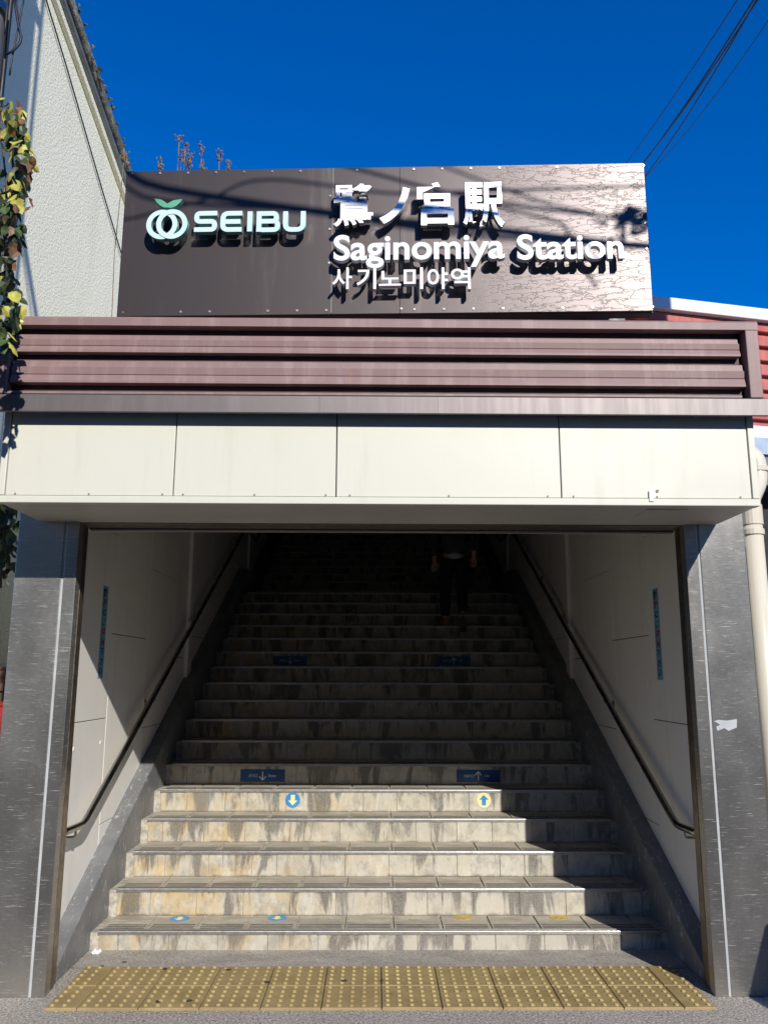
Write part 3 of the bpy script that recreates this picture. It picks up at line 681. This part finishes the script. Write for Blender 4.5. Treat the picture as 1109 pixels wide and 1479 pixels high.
riser_disc(.807, 4, 'yellowc', 'bluec', 1, 'round cream sticker with blue up arrow on a sunlit riser')
def tread_disc(x, y, base, arr, s_, label, grp):
    z = steps[0][1]+.0012; t = empty('floor_sticker', (x, y, z), label, 'sticker', grp)
    MB().extr(disc(x, y, .062), z-.002, z, 'Z').build('disc', MT[base], t)
    a_ = arrow_poly(s_, 1.0); mb = MB(); mb.v = [(x+q[0], y+q[1], z+.0008) for q in a_]; mb.f = [[0, 1, 2, 5, 6], [2, 3, 4, 5]]; mb.mi = [0, 0]; mb.build('arrow', MT[arr], t)
tread_disc(-1.267, .565, 'bluec', 'yellowc', -1, 'worn blue and yellow arrow sticker on the bottom tread', 'worn blue floor stickers')
tread_disc(-.653, .58, 'bluec', 'yellowc', -1, 'worn blue and yellow arrow sticker on the bottom tread', 'worn blue floor stickers')
tread_disc(.528, .60, 'yel_worn', 'yel_worn', 1, 'faded all yellow round sticker on the bottom tread', 'faded yellow floor stickers')
tread_disc(1.139, .60, 'yel_worn', 'yel_worn', 1, 'faded all yellow round sticker on the bottom tread', 'faded yellow floor stickers')
def notice(sg, label):
    y0, y1, z0, z1 = .445, .55, 1.598, 2.205; X = sg*(WX-.0015)
    t = empty('notice_strip', (X, .5, z0), label, 'notice', 'blue notice strips on the stair walls')
    MB().box(min(X, X+sg*.003), max(X, X+sg*.003), y0, y1, z0, z1).build('strip', MT['sticker_blue'], t)
    chars = '階段にご注意下さい'; ph = (z1-z0-.03)/len(chars)
    # local x runs along the wall as read by someone facing it
    M4 = Matrix(((0, 0, -sg, X), (-sg, 0, 0, (y0+y1)/2), (0, 1, 0, 0), (0, 0, 0, 1)))
    for i, ch in enumerate(chars):
        me = text_mesh(ch, 1, .03); a, b, c, d = bbox(me); zc = z1-.015-ph*(i+.5); big = ch in '階段注意'
        sx = .078 if big else .06; sy = ph*(.92 if big else .72)
        glyph(me, lambda x, y: (((x-a)/(b-a)-.5)*sx, zc+((y-c)/(d-c)-.5)*sy), [MT['ink_red'] if ch in '注意段' else MT['ink_navy']]*2, t, 'character', -.001, .0008, M4)
notice(-1, 'vertical blue notice with red lettering beside the sunlit patch of wall')
notice(1, 'vertical blue notice with red lettering on the fully shaded wall')

# ------------------------------------------------------------------ drainpipe
dp = empty('drainpipe', (2.185, -.28, 0), 'cream drainpipe with collars running down beside the pillar', 'drainpipe')
MB().tube([(2.185, -.28, 0), (2.185, -.28, 2.50)], .058, 20).build('pipe', MT['pipe'], dp, smooth=True)
for z0, z1, r_ in ((2.44, 2.475, .066), (2.50, 2.62, .064)): MB().tube([(2.185, -.28, z0), (2.185, -.28, z1)], r_, 20).build('collar', MT['pipe'], dp, bevel=.003)
MB().tube(round_path([(2.185, -.28, 2.60), (2.185, -.28, 2.66), (2.30, -.16, 2.80), (2.30, -.16, 2.96), (2.14, -.06, 3.06), (1.95, .0, 3.08)], .09, 6), .058, 18).build('elbow', MT['pipe'], dp, smooth=True)
MB().tube([(2.30, -.16, 2.855), (2.30, -.16, 2.885)], .066, 18).build('collar', MT['pipe'], dp, smooth=False)

# ------------------------------------------------------------------ cream stucco building on the left
BA = R(-6); BD = Vector((-math.sin(BA), math.cos(BA), 0)); BN = Vector((math.cos(BA), math.sin(BA), 0)); BP = Vector((-2.8, .8, 0))
def bw(s_, z, o=0): return tuple(BP+BD*s_+BN*o+Vector((0, 0, z)))
bl = empty('stucco_building', bw(4, 0), 'pale green-cream stucco building with sloping mossy eave beside the station', 'building')
def bsz(x, y, o=0):
    q = atp(x, y, BP+BN*o, BN); return (q-BP).dot(BD), q.z
(s_a, z_a), (s_b, z_b) = bsz(74, 0), bsz(177, 288); kz = (z_b-z_a)/(s_b-s_a)
def eave(s_): return z_a+kz*(s_-s_a)
def band(d0, d1, o0, o1, s0=-1.0, s1=8.0):
    """strip following the sloping eave, between two heights above it"""
    mb = MB(); v = [bw(q, eave(q)+d, o) for q in (s0, s1) for d, o in ((d0, o0), (d0, o1), (d1, o1), (d1, o0))]
    return mb.add(v, [(0, 1, 2, 3), (7, 6, 5, 4), (0, 4, 5, 1), (1, 5, 6, 2), (2, 6, 7, 3), (3, 7, 4, 0)])
v = [bw(q, z, o) for o in (0, -5) for q, z in ((-.9, -.01), (8, -.01), (8, eave(8)), (-.9, eave(-.9)))]
MB().add(v, [(0, 1, 2, 3), (7, 6, 5, 4), (0, 4, 5, 1), (1, 5, 6, 2), (2, 6, 7, 3), (3, 7, 4, 0)]).build('wall', MT['stucco'], bl)
band(.003, .07, -5, .045).build('soffit_board', MT['stucco'], bl, bevel=.004)
band(.073, .13, -.02, .085).build('gutter', MT['gutter'], bl, bevel=.015)
band(.075, .125, -5, -.03).build('rafter_board', MT['gutter'], bl)
band(.133, .25, -5.1, .115).build('roof_edge', MT['coping'], bl, bevel=.02)
ms = MB()
for i in range(420):
    q = Vector(bw(random.uniform(-.9, 7.5), 0, random.uniform(.06, .135))); sl_ = (q-BP).dot(BD); q.z = eave(sl_)+random.choice((.25, .25, .16))+random.uniform(-.015, .012); r_ = random.uniform(.008, .028)
    ms.add([q+Vector((a*random.uniform(.7, 1.3), b*random.uniform(.7, 1.6), c*random.uniform(.5, 1)))*r_ for a, b, c in ((1, 0, 0), (-1, 0, 0), (0, 1, 0), (0, -1, 0), (0, 0, 1), (0, 0, -1))], [(0, 2, 4), (2, 1, 4), (1, 3, 4), (3, 0, 4), (2, 0, 5), (1, 2, 5), (3, 1, 5), (0, 3, 5)])
tag(ms.build('moss', MT['coping'], bl), kind='stuff')
pts = [atp(x, y, BP+BN*.02, BN) for x, y in ((60, -25), (67, 0), (95, 92), (125, 196), (150, 282), (174, 362), (186, 400))]
tag(MB().tube(pts, .007, 6).build('wall_cable', MT['cable'], smooth=True), 'thin dark cable running down the stucco wall', 'cable')

# ------------------------------------------------------------------ utility pole, its box, cables
PX, PY = -2.21, -1.22
po = empty('utility_pole', (PX, PY, 0), 'dark utility pole overgrown with ivy beside the canopy', 'utility pole')
MB().tube([(PX, PY, 0), (PX, PY, 5), (PX, PY, 11)], [.172, .160, .125], 20).build('shaft', MT['pole'], po, smooth=True)
for a, z0, z1 in ((.1, 3.6, 9), (-.5, 3.8, 9.5), (-.9, 3.4, 8)):
    x, y = PX+.185*math.cos(a), PY+.185*math.sin(a); MB().tube([(x, y, z0+(z1-z0)*i/6) for i in range(7)], .013, 6).build('riser_cable', MT['cable'], po, smooth=True)
for z in (5.1, 6.3, 8.0, 9.6): MB().tube([(PX, PY, z), (PX, PY, z+.05)], .182, 16).build('pole_band', MT['rail'], po)
bc = at(2, 135, 1, -1.42)
bx_ = MB(); zb = bc.z
bx_.extr([(PX-.05, zb-.16), (PX+.19, zb-.16), (PX+.285, zb-.02), (PX+.245, zb+.17), (PX-.05, zb+.17)], -1.52, -1.38, 'Y'); bx_.build('terminal_box', MT['navybox'], po, bevel=.01)
for i, (xs) in enumerate((((20, -8), (24, 20), (27, 38), (31, 52), (29, 62), (20, 72), (9, 78)), ((36, -8), (30, 18), (27, 38), (22, 60), (17, 85), (14, 108)), ((23, -8), (25, 16), (28, 40)), ((12, -8), (9, 25), (7, 48)))):
    tag(MB().tube(round_path([at(x, y, 1, -1.36+.015*i) for x, y in xs], .1, 3), .0045+.002*(i == 0), 6).build('loose_wire', MT['cable'], smooth=True), 'loose black wire tangled by the utility pole above its box', 'wire', 'loose wires at the utility pole')

# leaves
def leaf_mesh(name, mat, kind):
    prof = {0: [(0, 0), (.28, .10), (.42, .40), (.30, .72), (0, 1.05), (-.30, .72), (-.42, .40), (-.28, .10)],
            1: [(0, 0), (.20, .06), (.46, .26), (.26, .46), (.30, .78), (0, 1.1), (-.30, .76), (-.26, .48), (-.46, .24), (-.2, .06)]}[kind]
    mb = MB(); n = len(prof); mb.v = [(a, b, -.25*abs(a)-.25*(b-.4)**2) for a, b in prof]+[(0, .45, .03)]
    for i in range(n): mb.face([i, (i+1) % n, n])
    return mb.mesh(name, mat, False, False)
LM = {q: [leaf_mesh('leaf', MT['leaf_'+q], j) for j in (0, 1)] for q in 'gdybr'}
def leaf(parent, p_, size, kinds, droop=True, name='leaf'):
    q = random.choice(kinds); o = link(name, random.choice(LM[q]), parent, p_, (R(random.uniform(-140, -60)) if droop else random.uniform(0, 6), random.uniform(-.7, .7), random.uniform(0, 6.28)), (size*random.uniform(.75, 1.25),)*3)
    return o
iv = empty('ivy', (PX+.1, PY-.15, 3.2), 'climbing ivy with yellowing leaves wrapped round the utility pole', 'ivy')
stemp = []
for sx in range(5):
    q = [at(-14+9*sx+6*math.sin(y*.02+sx), y, 1, -1.46+.05*sx) for y in range(150, 500, 35)]; MB().tube(q, .005, 5).build('stem', MT['stem'], iv, smooth=True)
def edge_x(y):                      # how far right the foliage reaches at a photo height
    for (a, xa), (b, xb) in zip(EX, EX[1:]):
        if a <= y <= b: return xa+(xb-xa)*(y-a)/(b-a)
    return 5
EX = [(138, 22), (160, 30), (200, 36), (235, 47), (262, 40), (290, 34), (320, 26), (345, 34), (365, 24), (395, 16), (425, 24), (450, 34), (475, 22), (500, 14)]
for i in range(330):
    y = random.uniform(148, 500); x = edge_x(y)-abs(random.gauss(4, 15))
    if x < -55: continue
    kinds = 'yyyybg' if y < 300 and random.random() < .72 else ('gddb' if y < 400 else 'gddyd')
    leaf(iv, at(x, y-6, 1, random.uniform(-1.58, -1.18)), .062, kinds)
for x, y in ((42, 285), (38, 300), (33, 205), (45, 232), (33, 448), (28, 330)): leaf(iv, at(x, y, 1, -1.4), .055, 'ybd')
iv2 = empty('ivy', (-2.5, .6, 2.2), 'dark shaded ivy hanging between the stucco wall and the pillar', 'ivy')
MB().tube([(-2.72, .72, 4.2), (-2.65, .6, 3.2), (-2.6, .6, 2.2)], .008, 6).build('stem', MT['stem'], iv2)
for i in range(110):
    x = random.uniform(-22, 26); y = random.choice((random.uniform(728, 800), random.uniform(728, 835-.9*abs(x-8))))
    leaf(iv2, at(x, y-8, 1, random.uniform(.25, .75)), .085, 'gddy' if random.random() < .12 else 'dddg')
# small things seen past the pillar foot
wc = empty('wooden_crate', (-2.64, 1.0, 0), 'brown slatted wooden crate against the stucco wall', 'crate')
c0 = at(8, 968, 1, .95)
for i in range(6): B('slat', (c0.x-.62, c0.x, .95, .97, c0.z-.16*(i+1)+.012, c0.z-.16*i), MT['wood'], wc, .003, 1)
for sx in (-.62, -.05): B('corner_post', (c0.x+sx, c0.x+sx+.05, .971, 1.02, 0, c0.z-.01), MT['wood'], wc, .003, 1)
B('lid', (c0.x-.64, c0.x+.01, .94, 1.45, c0.z+.002, c0.z+.02), MT['wood'], wc, .003, 1)
rb = empty('red_bucket', (-2.42, .35, 0), 'red plastic bucket beside the wooden crate', 'bucket')
b0 = at(-12, 1032, 1, .35)
MB().tube([(b0.x, .35, 0), (b0.x, .35, b0.z-.08), (b0.x, .35, b0.z+.06)], [.06, .09, .105], 18).build('body', MT['redplastic'], rb, smooth=True)
MB().tube([(b0.x, .35, b0.z+.055), (b0.x, .35, b0.z+.075)], .112, 18).build('rim', MT['redplastic'], rb)

# ------------------------------------------------------------------ building on the right, behind
A = at(935, 431.5, 1, 3.2); Bp = at(1109, 452, 2, A.z)
rd = (Bp-A); rd.z = 0; rd.normalize(); rn = Vector((rd.y, -rd.x, 0)); A0 = A-rd*.6
def rw(s_, z, o=0): return tuple(A0+rd*s_+rn*o+Vector((0, 0, z-A0.z)))
def rbx(s0, s1, o0, o1, z0, z1): return MB().add([rw(s0, z0, o0), rw(s1, z0, o0), rw(s1, z0, o1), rw(s0, z0, o1), rw(s0, z1, o0), rw(s1, z1, o0), rw(s1, z1, o1), rw(s0, z1, o1)], [(0, 3, 2, 1), (4, 5, 6, 7), (0, 1, 5, 4), (1, 2, 6, 5), (2, 3, 7, 6), (3, 0, 4, 7)])
ZT = A.z
rbld = empty('station_annex', rw(4, 0), 'white annex with red ribbed parapet behind the drainpipe', 'building')
rbx(0, 12, -.3, .10, ZT-.14, ZT).build('coping', MT['white'], rbld, bevel=.01)
for i in range(7):
    z1 = ZT-.145-.17*i; rbx(0, 12, -.02, .03-.0, z1-.10, z1-.002).build('red_rib', MT['red'], rbld, bevel=.01); rbx(0, 12, -.1, -.021, z1-.17, z1).build('red_sheet', MT['red'], rbld)
zr = ZT-.145-.17*7
def zat(y_): 
    q = atp(1100, y_, A0, rn); return q.z
z_a, z_b, z_c = zat(633), zat(657), zat(700)
rbx(0, 12, -.12, 0.02, z_a, zr-.002).build('wall', MT['white'], rbld)
rbx(0, 12, -.10, .035, z_b, z_a-.003).build('name_band', MT['pale_blue'], rbld)
rbx(0, 12, -.10, .0, z_c, z_b-.003).build('beam', MT['gutter'], rbld)
rbx(3.6, 12, -4, -3.8, 0, ZT-.2).build('back_wall', MT['dark'], rbld); rbx(3.6, 12, -3.8, -.13, z_c-.05, z_c-.01).build('dark_ceiling', MT['dark'], rbld)  # annex interior is near-black: its shade is put into the colour
for s_ in (.2, 4, 8, 11.5): rbx(s_, s_+.15, -.12, 0, 0, z_c-.05).build('column', MT['gutter'], rbld)
rbx(3.6, 12, -3.8, -.3, ZT-.3, ZT-.2).build('roof_slab', MT['roof'], rbld)
for y_ in (757, 810, 822, 905): rbx(1.2, 11.8, -.6, -.57, zat(y_)-.012, zat(y_)+.012).build('inner_rail', MT['rail'], rbld)

rbx(3.45, 3.6, -4, -.13, 0, ZT-.2).build('side_wall', MT['dark'], rbld)
rbx(.02, 3.44, -.35, -.33, 0, z_c).build('shade_sheet', MT['dark'], rbld)  # near-black sheet standing in for the shade inside the open ground floor
# ------------------------------------------------------------------ overhead cables
def sag(a, b, s_, n=20): return [a.lerp(b, i/n)+Vector((0, 0, -s_*4*(i/n)*(1-i/n))) for i in range(n+1)]
pole2 = empty('utility_pole', (9.5, -4.3, 0), 'grey utility pole across the street holding the cable ends', 'utility pole')
MB().tube([(9.5, -4.3, 0), (9.5, -4.3, 13)], [.17, .12], 16).build('shaft', MT['pole'], pole2, smooth=True)
for i, ((x0, y0), (x1, y1), th) in enumerate((((908, 229), (1063, 0), .006), ((931, 231), (1085, 2), .011), ((927, 234), (1092, 0), .009), ((935, 247), (1088, 4), .009), ((944, 240), (1109, 26), .005))):
    a = at(x0, y0, 1, 9.0); b = at(x1, y1, 1, 4.0); d = (b-a)
    if i == 0: far = a-d*1.9; near = b+d*.9
    q = [Vector((far.x, far.y, far.z-.12*i)), *sag(a-d*.1, b+d*.06, .06+.02*i, 16), Vector((near.x, near.y, near.z-.12*i))]
    tag(MB().tube(q, th*1.3, 6).build('overhead_cable', MT['cable'], smooth=True), 'black overhead cable crossing the sky behind the name board', 'cable', 'overhead cables in the sky')
for q, lb in ((far, 'utility pole far behind the name board holding the overhead cables'), (near, 'tall utility pole beside the annex holding the overhead cables')):
    t = empty('utility_pole', (q.x, q.y, 0), lb, 'utility pole'); MB().tube([(q.x, q.y, 0), (q.x, q.y, q.z+.3)], [.17, .12], 14).build('shaft', MT['pole'], t, smooth=True)
# street cables above the pavement: they stripe the name board with shadow
def lift(x, y, s_):
    q = atp(x, y, SP, SN); return q-SUN*s_
lines = [([(185, 262), (300, 283), (420, 300), (560, 318), (700, 330), (940, 358)], 3.1, .020),
         ([(185, 285), (300, 296), (420, 302), (520, 318), (640, 336), (800, 350), (940, 357)], 3.3, .011),
         ([(165, 322), (230, 305), (310, 285), (350, 262), (400, 258), (480, 268), (560, 280)], 3.2, .008),
         ([(470, 232), (540, 250), (620, 272), (720, 292), (810, 305), (880, 312), (950, 322)], 3.0, .009),
         ([(620, 232), (700, 262), (780, 292), (850, 306), (940, 330)], 3.25, .007)]
for i, (pl, s_, th) in enumerate(lines):
    q = [lift(x, y, s_) for x, y in pl]
    q = [Vector((PX, PY, q[0].z+.5+.1*i))]*(i < 3) + [q[0]+(q[0]-q[1])*4+Vector((0, 0, .3))]*(i >= 3) + q + [Vector((9.5, -4.3, q[-1].z-.2+.12*i))]
    tag(MB().tube(round_path(q, .3, 3), th, 6).build('street_cable', MT['cable'], smooth=True), 'black street cable passing over the pavement in front of the station', 'cable', 'street cables over the pavement')
q = [lift(x, y, 3.05) for x, y in ((700, 294), (770, 310), (812, 322), (824, 340), (834, 370), (848, 395), (862, 415))]
tag(MB().tube(round_path(q, .1, 3), .008, 6).build('street_cable', MT['cable'], smooth=True), 'loose cable end dangling over the pavement in front of the station', 'cable')
iv3 = empty('ivy', tuple(lift(915, 315, 3.05)), 'ivy tuft growing along a street cable over the pavement', 'ivy')
MB().tube([lift(870, 312, 3.02), lift(948, 322, 3.02)], .006, 5).build('stem', MT['stem'], iv3)
for i in range(60): leaf(iv3, lift(random.gauss(915, 20), random.gauss(317, 12), 3.05+random.uniform(-.05, .05)), .05, 'gdb', False)

# dry weeds on the canopy roof behind the board
for i, (x, yt) in enumerate(((180, 222), (232, 233), (259, 198), (268, 212), (272, 232), (291, 212), (293, 236), (317, 222), (330, 236), (275, 225), (263, 222))):
    top = at(x, yt, 1, -.55); t = empty('dry_weed', (top.x, -.55, 3.42), 'dry brown weed with a seed head poking up behind the name board', 'weed', 'dry weeds behind the name board')
    base = Vector((top.x+random.uniform(-.03, .03), -.55, 3.42)); mid = base.lerp(top, .5)+Vector((random.uniform(-.02, .02), 0, 0))
    MB().tube([base, mid, top], .0028, 5).build('stem', MT['dry'], t)
    hb = MB()
    for j in range(22):
        q = top+Vector((random.gauss(0, .011), random.gauss(0, .012), random.uniform(-.05, .02))); r_ = random.uniform(.004, .008)
        hb.add([q+Vector(v) for v in ((r_, 0, 0), (-r_, 0, 0), (0, r_, 0), (0, -r_, 0), (0, 0, r_*1.3), (0, 0, -r_*1.3))], [(0, 2, 4), (2, 1, 4), (1, 3, 4), (3, 0, 4), (2, 0, 5), (1, 2, 5), (3, 1, 5), (0, 3, 5)])
    tag(hb.build('seed_head', MT['dry'], t), kind='stuff')

# ------------------------------------------------------------------ litter and gum on the ground
for i, (x, y) in enumerate(((229, 1447), (273, 1446), (386, 1419), (497, 1417), (551, 1417), (238, 1400), (290, 1399), (147, 1396), (180, 1390), (330, 1401))):
    p_ = at(x, y, 2, .013 if y > 1399 else .006); n = 9; r_ = random.uniform(.010, .02)
    mb = MB(); mb.v = [(p_.x+r_*random.uniform(.7, 1.2)*math.cos(2*math.pi*j/n), p_.y+r_*random.uniform(.7, 1.3)*math.sin(2*math.pi*j/n), p_.z+.0005) for j in range(n)]+[(p_.x, p_.y, p_.z+.002)]
    for j in range(n): mb.face([j, (j+1) % n, n])
    tag(mb.build('chewing_gum', MT['gum']), 'dark blot of trodden gum on the paving', 'gum', 'gum blots on the paving')
p_ = at(139, 1376, 2, .02); mb = MB()
for j in range(4):
    q = Vector((p_.x+.012*j-.018, p_.y+random.uniform(-.01, .01), .016+.008*(j % 2))); r_ = .014
    mb.add([q+Vector(v)*random.uniform(.8, 1.3) for v in ((r_, 0, 0), (-r_, 0, 0), (0, r_, 0), (0, -r_, 0), (0, 0, r_), (0, 0, -r_))], [(0, 2, 4), (2, 1, 4), (1, 3, 4), (3, 0, 4), (2, 0, 5), (1, 2, 5), (3, 1, 5), (0, 3, 5)])
tag(mb.build('paper_scrap', MT['paper']), 'crumpled white paper scrap beside the bottom step', 'litter')

# ------------------------------------------------------------------ person climbing the stairs
def skin(name, joints_, edges, mat, parent=None, sub=2):
    me = bpy.data.meshes.new(name); me.from_pydata([j[:3] for j in joints_], edges, [])
    o = link(name, me, parent); sm = o.modifiers.new('skin', 'SKIN'); sm.use_smooth_shade = True
    for v, j in zip(me.skin_vertices[0].data, joints_):
        r_ = j[3]; v.radius = r_ if isinstance(r_, tuple) else (r_, r_)
    me.skin_vertices[0].data[0].use_root = True
    s_ = o.modifiers.new('sub', 'SUBSURF'); s_.levels = sub; s_.render_levels = sub
    me.materials.append(mat)
    dg = bpy.context.evaluated_depsgraph_get(); bpy.context.view_layer.update()
    m2 = bpy.data.meshes.new_from_object(o.evaluated_get(dg)); o.modifiers.clear(); o.data = m2
    for pl in m2.polygons: pl.use_smooth = True
    if not m2.materials: m2.materials.append(mat)
    return o
y13, z13 = steps[13]; PXc = .905; py = y13+.10
hip = z13+.86
J = [(PXc, py, hip, (.105, .08)), (PXc, py+.03, hip+.22, (.12, .095)), (PXc, py+.06, hip+.44, (.155, .105)), (PXc, py+.07, hip+.55, (.07, .06)), (PXc, py+.09, hip+.62, (.052, .052)),
     (PXc, py+.11, hip+.70, (.072, .085)), (PXc, py+.12, hip+.80, (.076, .092)), (PXc, py+.11, hip+.87, (.05, .06)),
     (PXc-.19, py+.06, hip+.47, .052), (PXc-.235, py+.03, hip+.20, .042), (PXc-.245, py-.02, hip-.05, .03),
     (PXc+.19, py+.06, hip+.47, .052), (PXc+.245, py+.0, hip+.21, .042), (PXc+.225, py-.06, hip+.0, .03),
     (PXc-.085, py+.0, hip-.08, .075), (PXc-.115, py+.06, z13+.47, .058), (PXc-.12, py-.0, z13+.09, .042),
     (PXc+.085, py+.0, hip-.08, .075), (PXc+.085, py+.03, z13+.47, .058), (PXc+.07, py-.14, z13+.15, .042)]
E_ = [(0, 1), (1, 2), (2, 3), (3, 4), (4, 5), (5, 6), (6, 7), (2, 8), (8, 9), (9, 10), (2, 11), (11, 12), (12, 13), (0, 14), (14, 15), (15, 16), (0, 17), (17, 18), (18, 19)]
# hands: palm plus five fingers on each wrist
for wi, sx in ((10, -1), (13, 1)):
    wx, wy, wz, _ = J[wi]; b = len(J); J.append((wx, wy-.005, wz-.06, (.034, .018))); E_.append((wi, b))
    for fi, (dx, ln) in enumerate(((-.027, .065), (-.009, .075), (.009, .072), (.026, .055))):
        i0 = len(J); J += [(wx+dx, wy+.0, wz-.09, .0095), (wx+dx, wy+.012, wz-.09-ln*.55, .0088), (wx+dx, wy+.034, wz-.09-ln, .0075)]; E_ += [(b, i0), (i0, i0+1), (i0+1, i0+2)]
    i0 = len(J); J += [(wx-sx*.036, wy+.012, wz-.055, .011), (wx-sx*.046, wy+.03, wz-.095, .0092)]; E_ += [(b, i0), (i0, i0+1)]
body = skin('person', J, E_, MT['skin'])
tag(body, 'person in grey jacket and navy trousers climbing the stairs', 'person')
jk = [(PXc, py, hip-.07, (.175, .13)), (PXc, py+.02, hip+.10, (.155, .12)), (PXc, py+.04, hip+.28, (.16, .122)), (PXc, py+.06, hip+.46, (.17, .12)), (PXc, py+.08, hip+.56, (.075, .07)),
      (PXc-.195, py+.06, hip+.47, .072), (PXc-.24, py+.03, hip+.20, .060), (PXc-.25, py-.02, hip-.045, .046), (PXc+.195, py+.06, hip+.47, .072), (PXc+.25, py+.0, hip+.21, .060), (PXc+.23, py-.06, hip+.01, .046)]
skin('jacket', jk, [(0, 1), (1, 2), (2, 3), (3, 4), (3, 5), (5, 6), (6, 7), (3, 8), (8, 9), (9, 10)], MT['jacket'], body)
skin('shirt_hem', [(PXc, py, hip+.04, (.14, .11)), (PXc-.015, py-.012, hip-.125, (.168, .128))], [(0, 1)], MT['shirt'], body)
tr = [(PXc, py, hip+.03, (.14, .11)), (PXc-.085, py+.0, hip-.10, .100), (PXc-.112, py+.06, z13+.46, .076), (PXc-.12, py-.0, z13+.10, .064), (PXc+.085, py+.0, hip-.10, .100), (PXc+.085, py+.03, z13+.46, .076), (PXc+.07, py-.14, z13+.15, .064)]
skin('trousers', tr, [(0, 1), (1, 2), (2, 3), (0, 4), (4, 5), (5, 6)], MT['trouser'], body)
skin('hair', [(PXc, py+.07, hip+.70, (.07, .05)), (PXc, py+.10, hip+.80, (.086, .095)), (PXc, py+.10, hip+.875, (.06, .07))], [(0, 1), (1, 2)], MT['hair'], body)
sh = skin('shoe', [(PXc-.115, py-.05, z13+.045, (.042, .044)), (PXc-.13, py+.05, z13+.042, (.045, .04)), (PXc-.155, py+.16, z13+.032, (.042, .030))], [(0, 1), (1, 2)], MT['shoe'], body)
MB().add([(PXc-.155, py-.09, z13), (PXc-.075, py-.09, z13), (PXc-.105, py+.20, z13), (PXc-.20, py+.20, z13), (PXc-.155, py-.09, z13+.022), (PXc-.075, py-.09, z13+.022), (PXc-.105, py+.20, z13+.022), (PXc-.20, py+.20, z13+.022)], [(0, 1, 2, 3), (4, 5, 6, 7), (0, 1, 5, 4), (1, 2, 6, 5), (2, 3, 7, 6), (3, 0, 4, 7)]).build('sole', MT['shoe'], sh, bevel=.008)
sh = skin('shoe', [(PXc+.07, py-.165, z13+.115, (.044, .042)), (PXc+.072, py-.13, z13+.05, (.046, .04)), (PXc+.078, py-.085, z13+.0-.01, (.042, .03))], [(0, 1), (1, 2)], MT['shoe'], body)
a_ = Vector((PXc+.07, py-.225, z13+.10)); b_ = Vector((PXc+.078, py-.125, z13-.075))
skin('sole', [(a_.x, a_.y+.012, a_.z, (.040, .014)), (b_.x, b_.y+.012, b_.z, (.042, .014))], [(0, 1)], MT['sole'], sh)
bg = empty('shoulder_bag', (PXc+.2, py-.1, hip+.1), 'black shoulder bag hanging at the side of the person on the stairs', 'bag')
skin('bag_body', [(PXc+.16, py-.12, hip+.36, (.05, .05)), (PXc+.20, py-.12, hip+.25, (.10, .06)), (PXc+.22, py-.12, hip+.12, (.10, .055))], [(0, 1), (1, 2)], MT['bag'], bg)
MB().tube(round_path([(PXc+.14, py-.10, hip+.34), (PXc+.02, py-.07, hip+.52), (PXc-.12, py+.06, hip+.60)], .1, 4), .014, 6).build('strap', MT['bag'], bg)

# ------------------------------------------------------------------ street side behind the camera (unseen, added for reflections, shadow and less sky fill)
sc_ = empty('shadow_caster', (3.0, -1.6, 0), 'scooter shape, unseen and added to shade the pillar foot', 'caster')  # invented unseen object, shaped to throw the rounded shadow on the pillar
def hull():
    mb = MB(); prof = [(2.27, .06, .30), (2.32, .62, .27), (2.45, 1.02, .22), (2.62, 1.16, .17), (2.85, 1.10, .22), (3.15, .88, .27), (3.55, .86, .28), (3.85, .72, .24), (3.98, .30, .18)]
    n = 12; o = []
    for x, h, wd in prof:
        o.append(len(mb.v))
        for j in range(n+1):
            t = math.pi*j/n; mb.v.append((x, -1.6+wd*math.cos(t)*(1-.25*math.sin(t)), .02+h*math.sin(t)**.6))
    for a, b in zip(o, o[1:]):
        for j in range(n): mb.face([a+j, a+j+1, b+j+1, b+j])
    mb.face([o[0]+j for j in range(n+1)]); mb.face([o[-1]+j for j in range(n+1)])
    return mb
hull().build('cover', MT['cover'], sc_, smooth=True)
for x in (2.5, 3.7): MB().tube([(x, -1.65, .25), (x, -1.55, .25)], .25, 18).build('wheel', MT['black'], sc_)
def sky_block(x0, x1, y0, h, mat, label):  # unseen blocks, added and sized to cut sky fill and darken steel reflections
    t = empty('sky_blocker', ((x0+x1)/2, y0, 0), label, 'building', 'added blocks across the street')
    MB().box(x0, x1, y0-6, y0, 0, h).build('wall', mat, t); MB().box(x0-.2, x1+.2, y0-6.2, y0+.3, h+.002, h+.22).build('roof', MT['roof'], t)
    for z in [q for q in (.9, 3.4, 6.2, 9.0, 11.8) if q+1.5 < h]:
        x = x0+.8
        while x < x1-1.6:
            wdw = MB().box(x, x+1.3, y0-.02, y0+.03, z, z+1.3).build('window', MT['white'], t); MB().box(x+.06, x+1.24, y0+.031, y0+.036, z+.06, z+1.24).build('pane', MT['glass'], wdw); x += 2.2
sky_block(-14, 1.0, -15.5, 15.5, MT['tile_wall'], 'added tall brown block, out of view, cutting sky fill opposite the ivy pole'); sky_block(1.3, 9, -15.8, 8.3, MT['cover'], 'added grey three storey block, out of view, cutting low sky fill')
sky_block(12.6, 21, -15.5, 14.5, MT['tile_wall'], 'added brown block, out of view, cutting sky fill beyond the grey one')
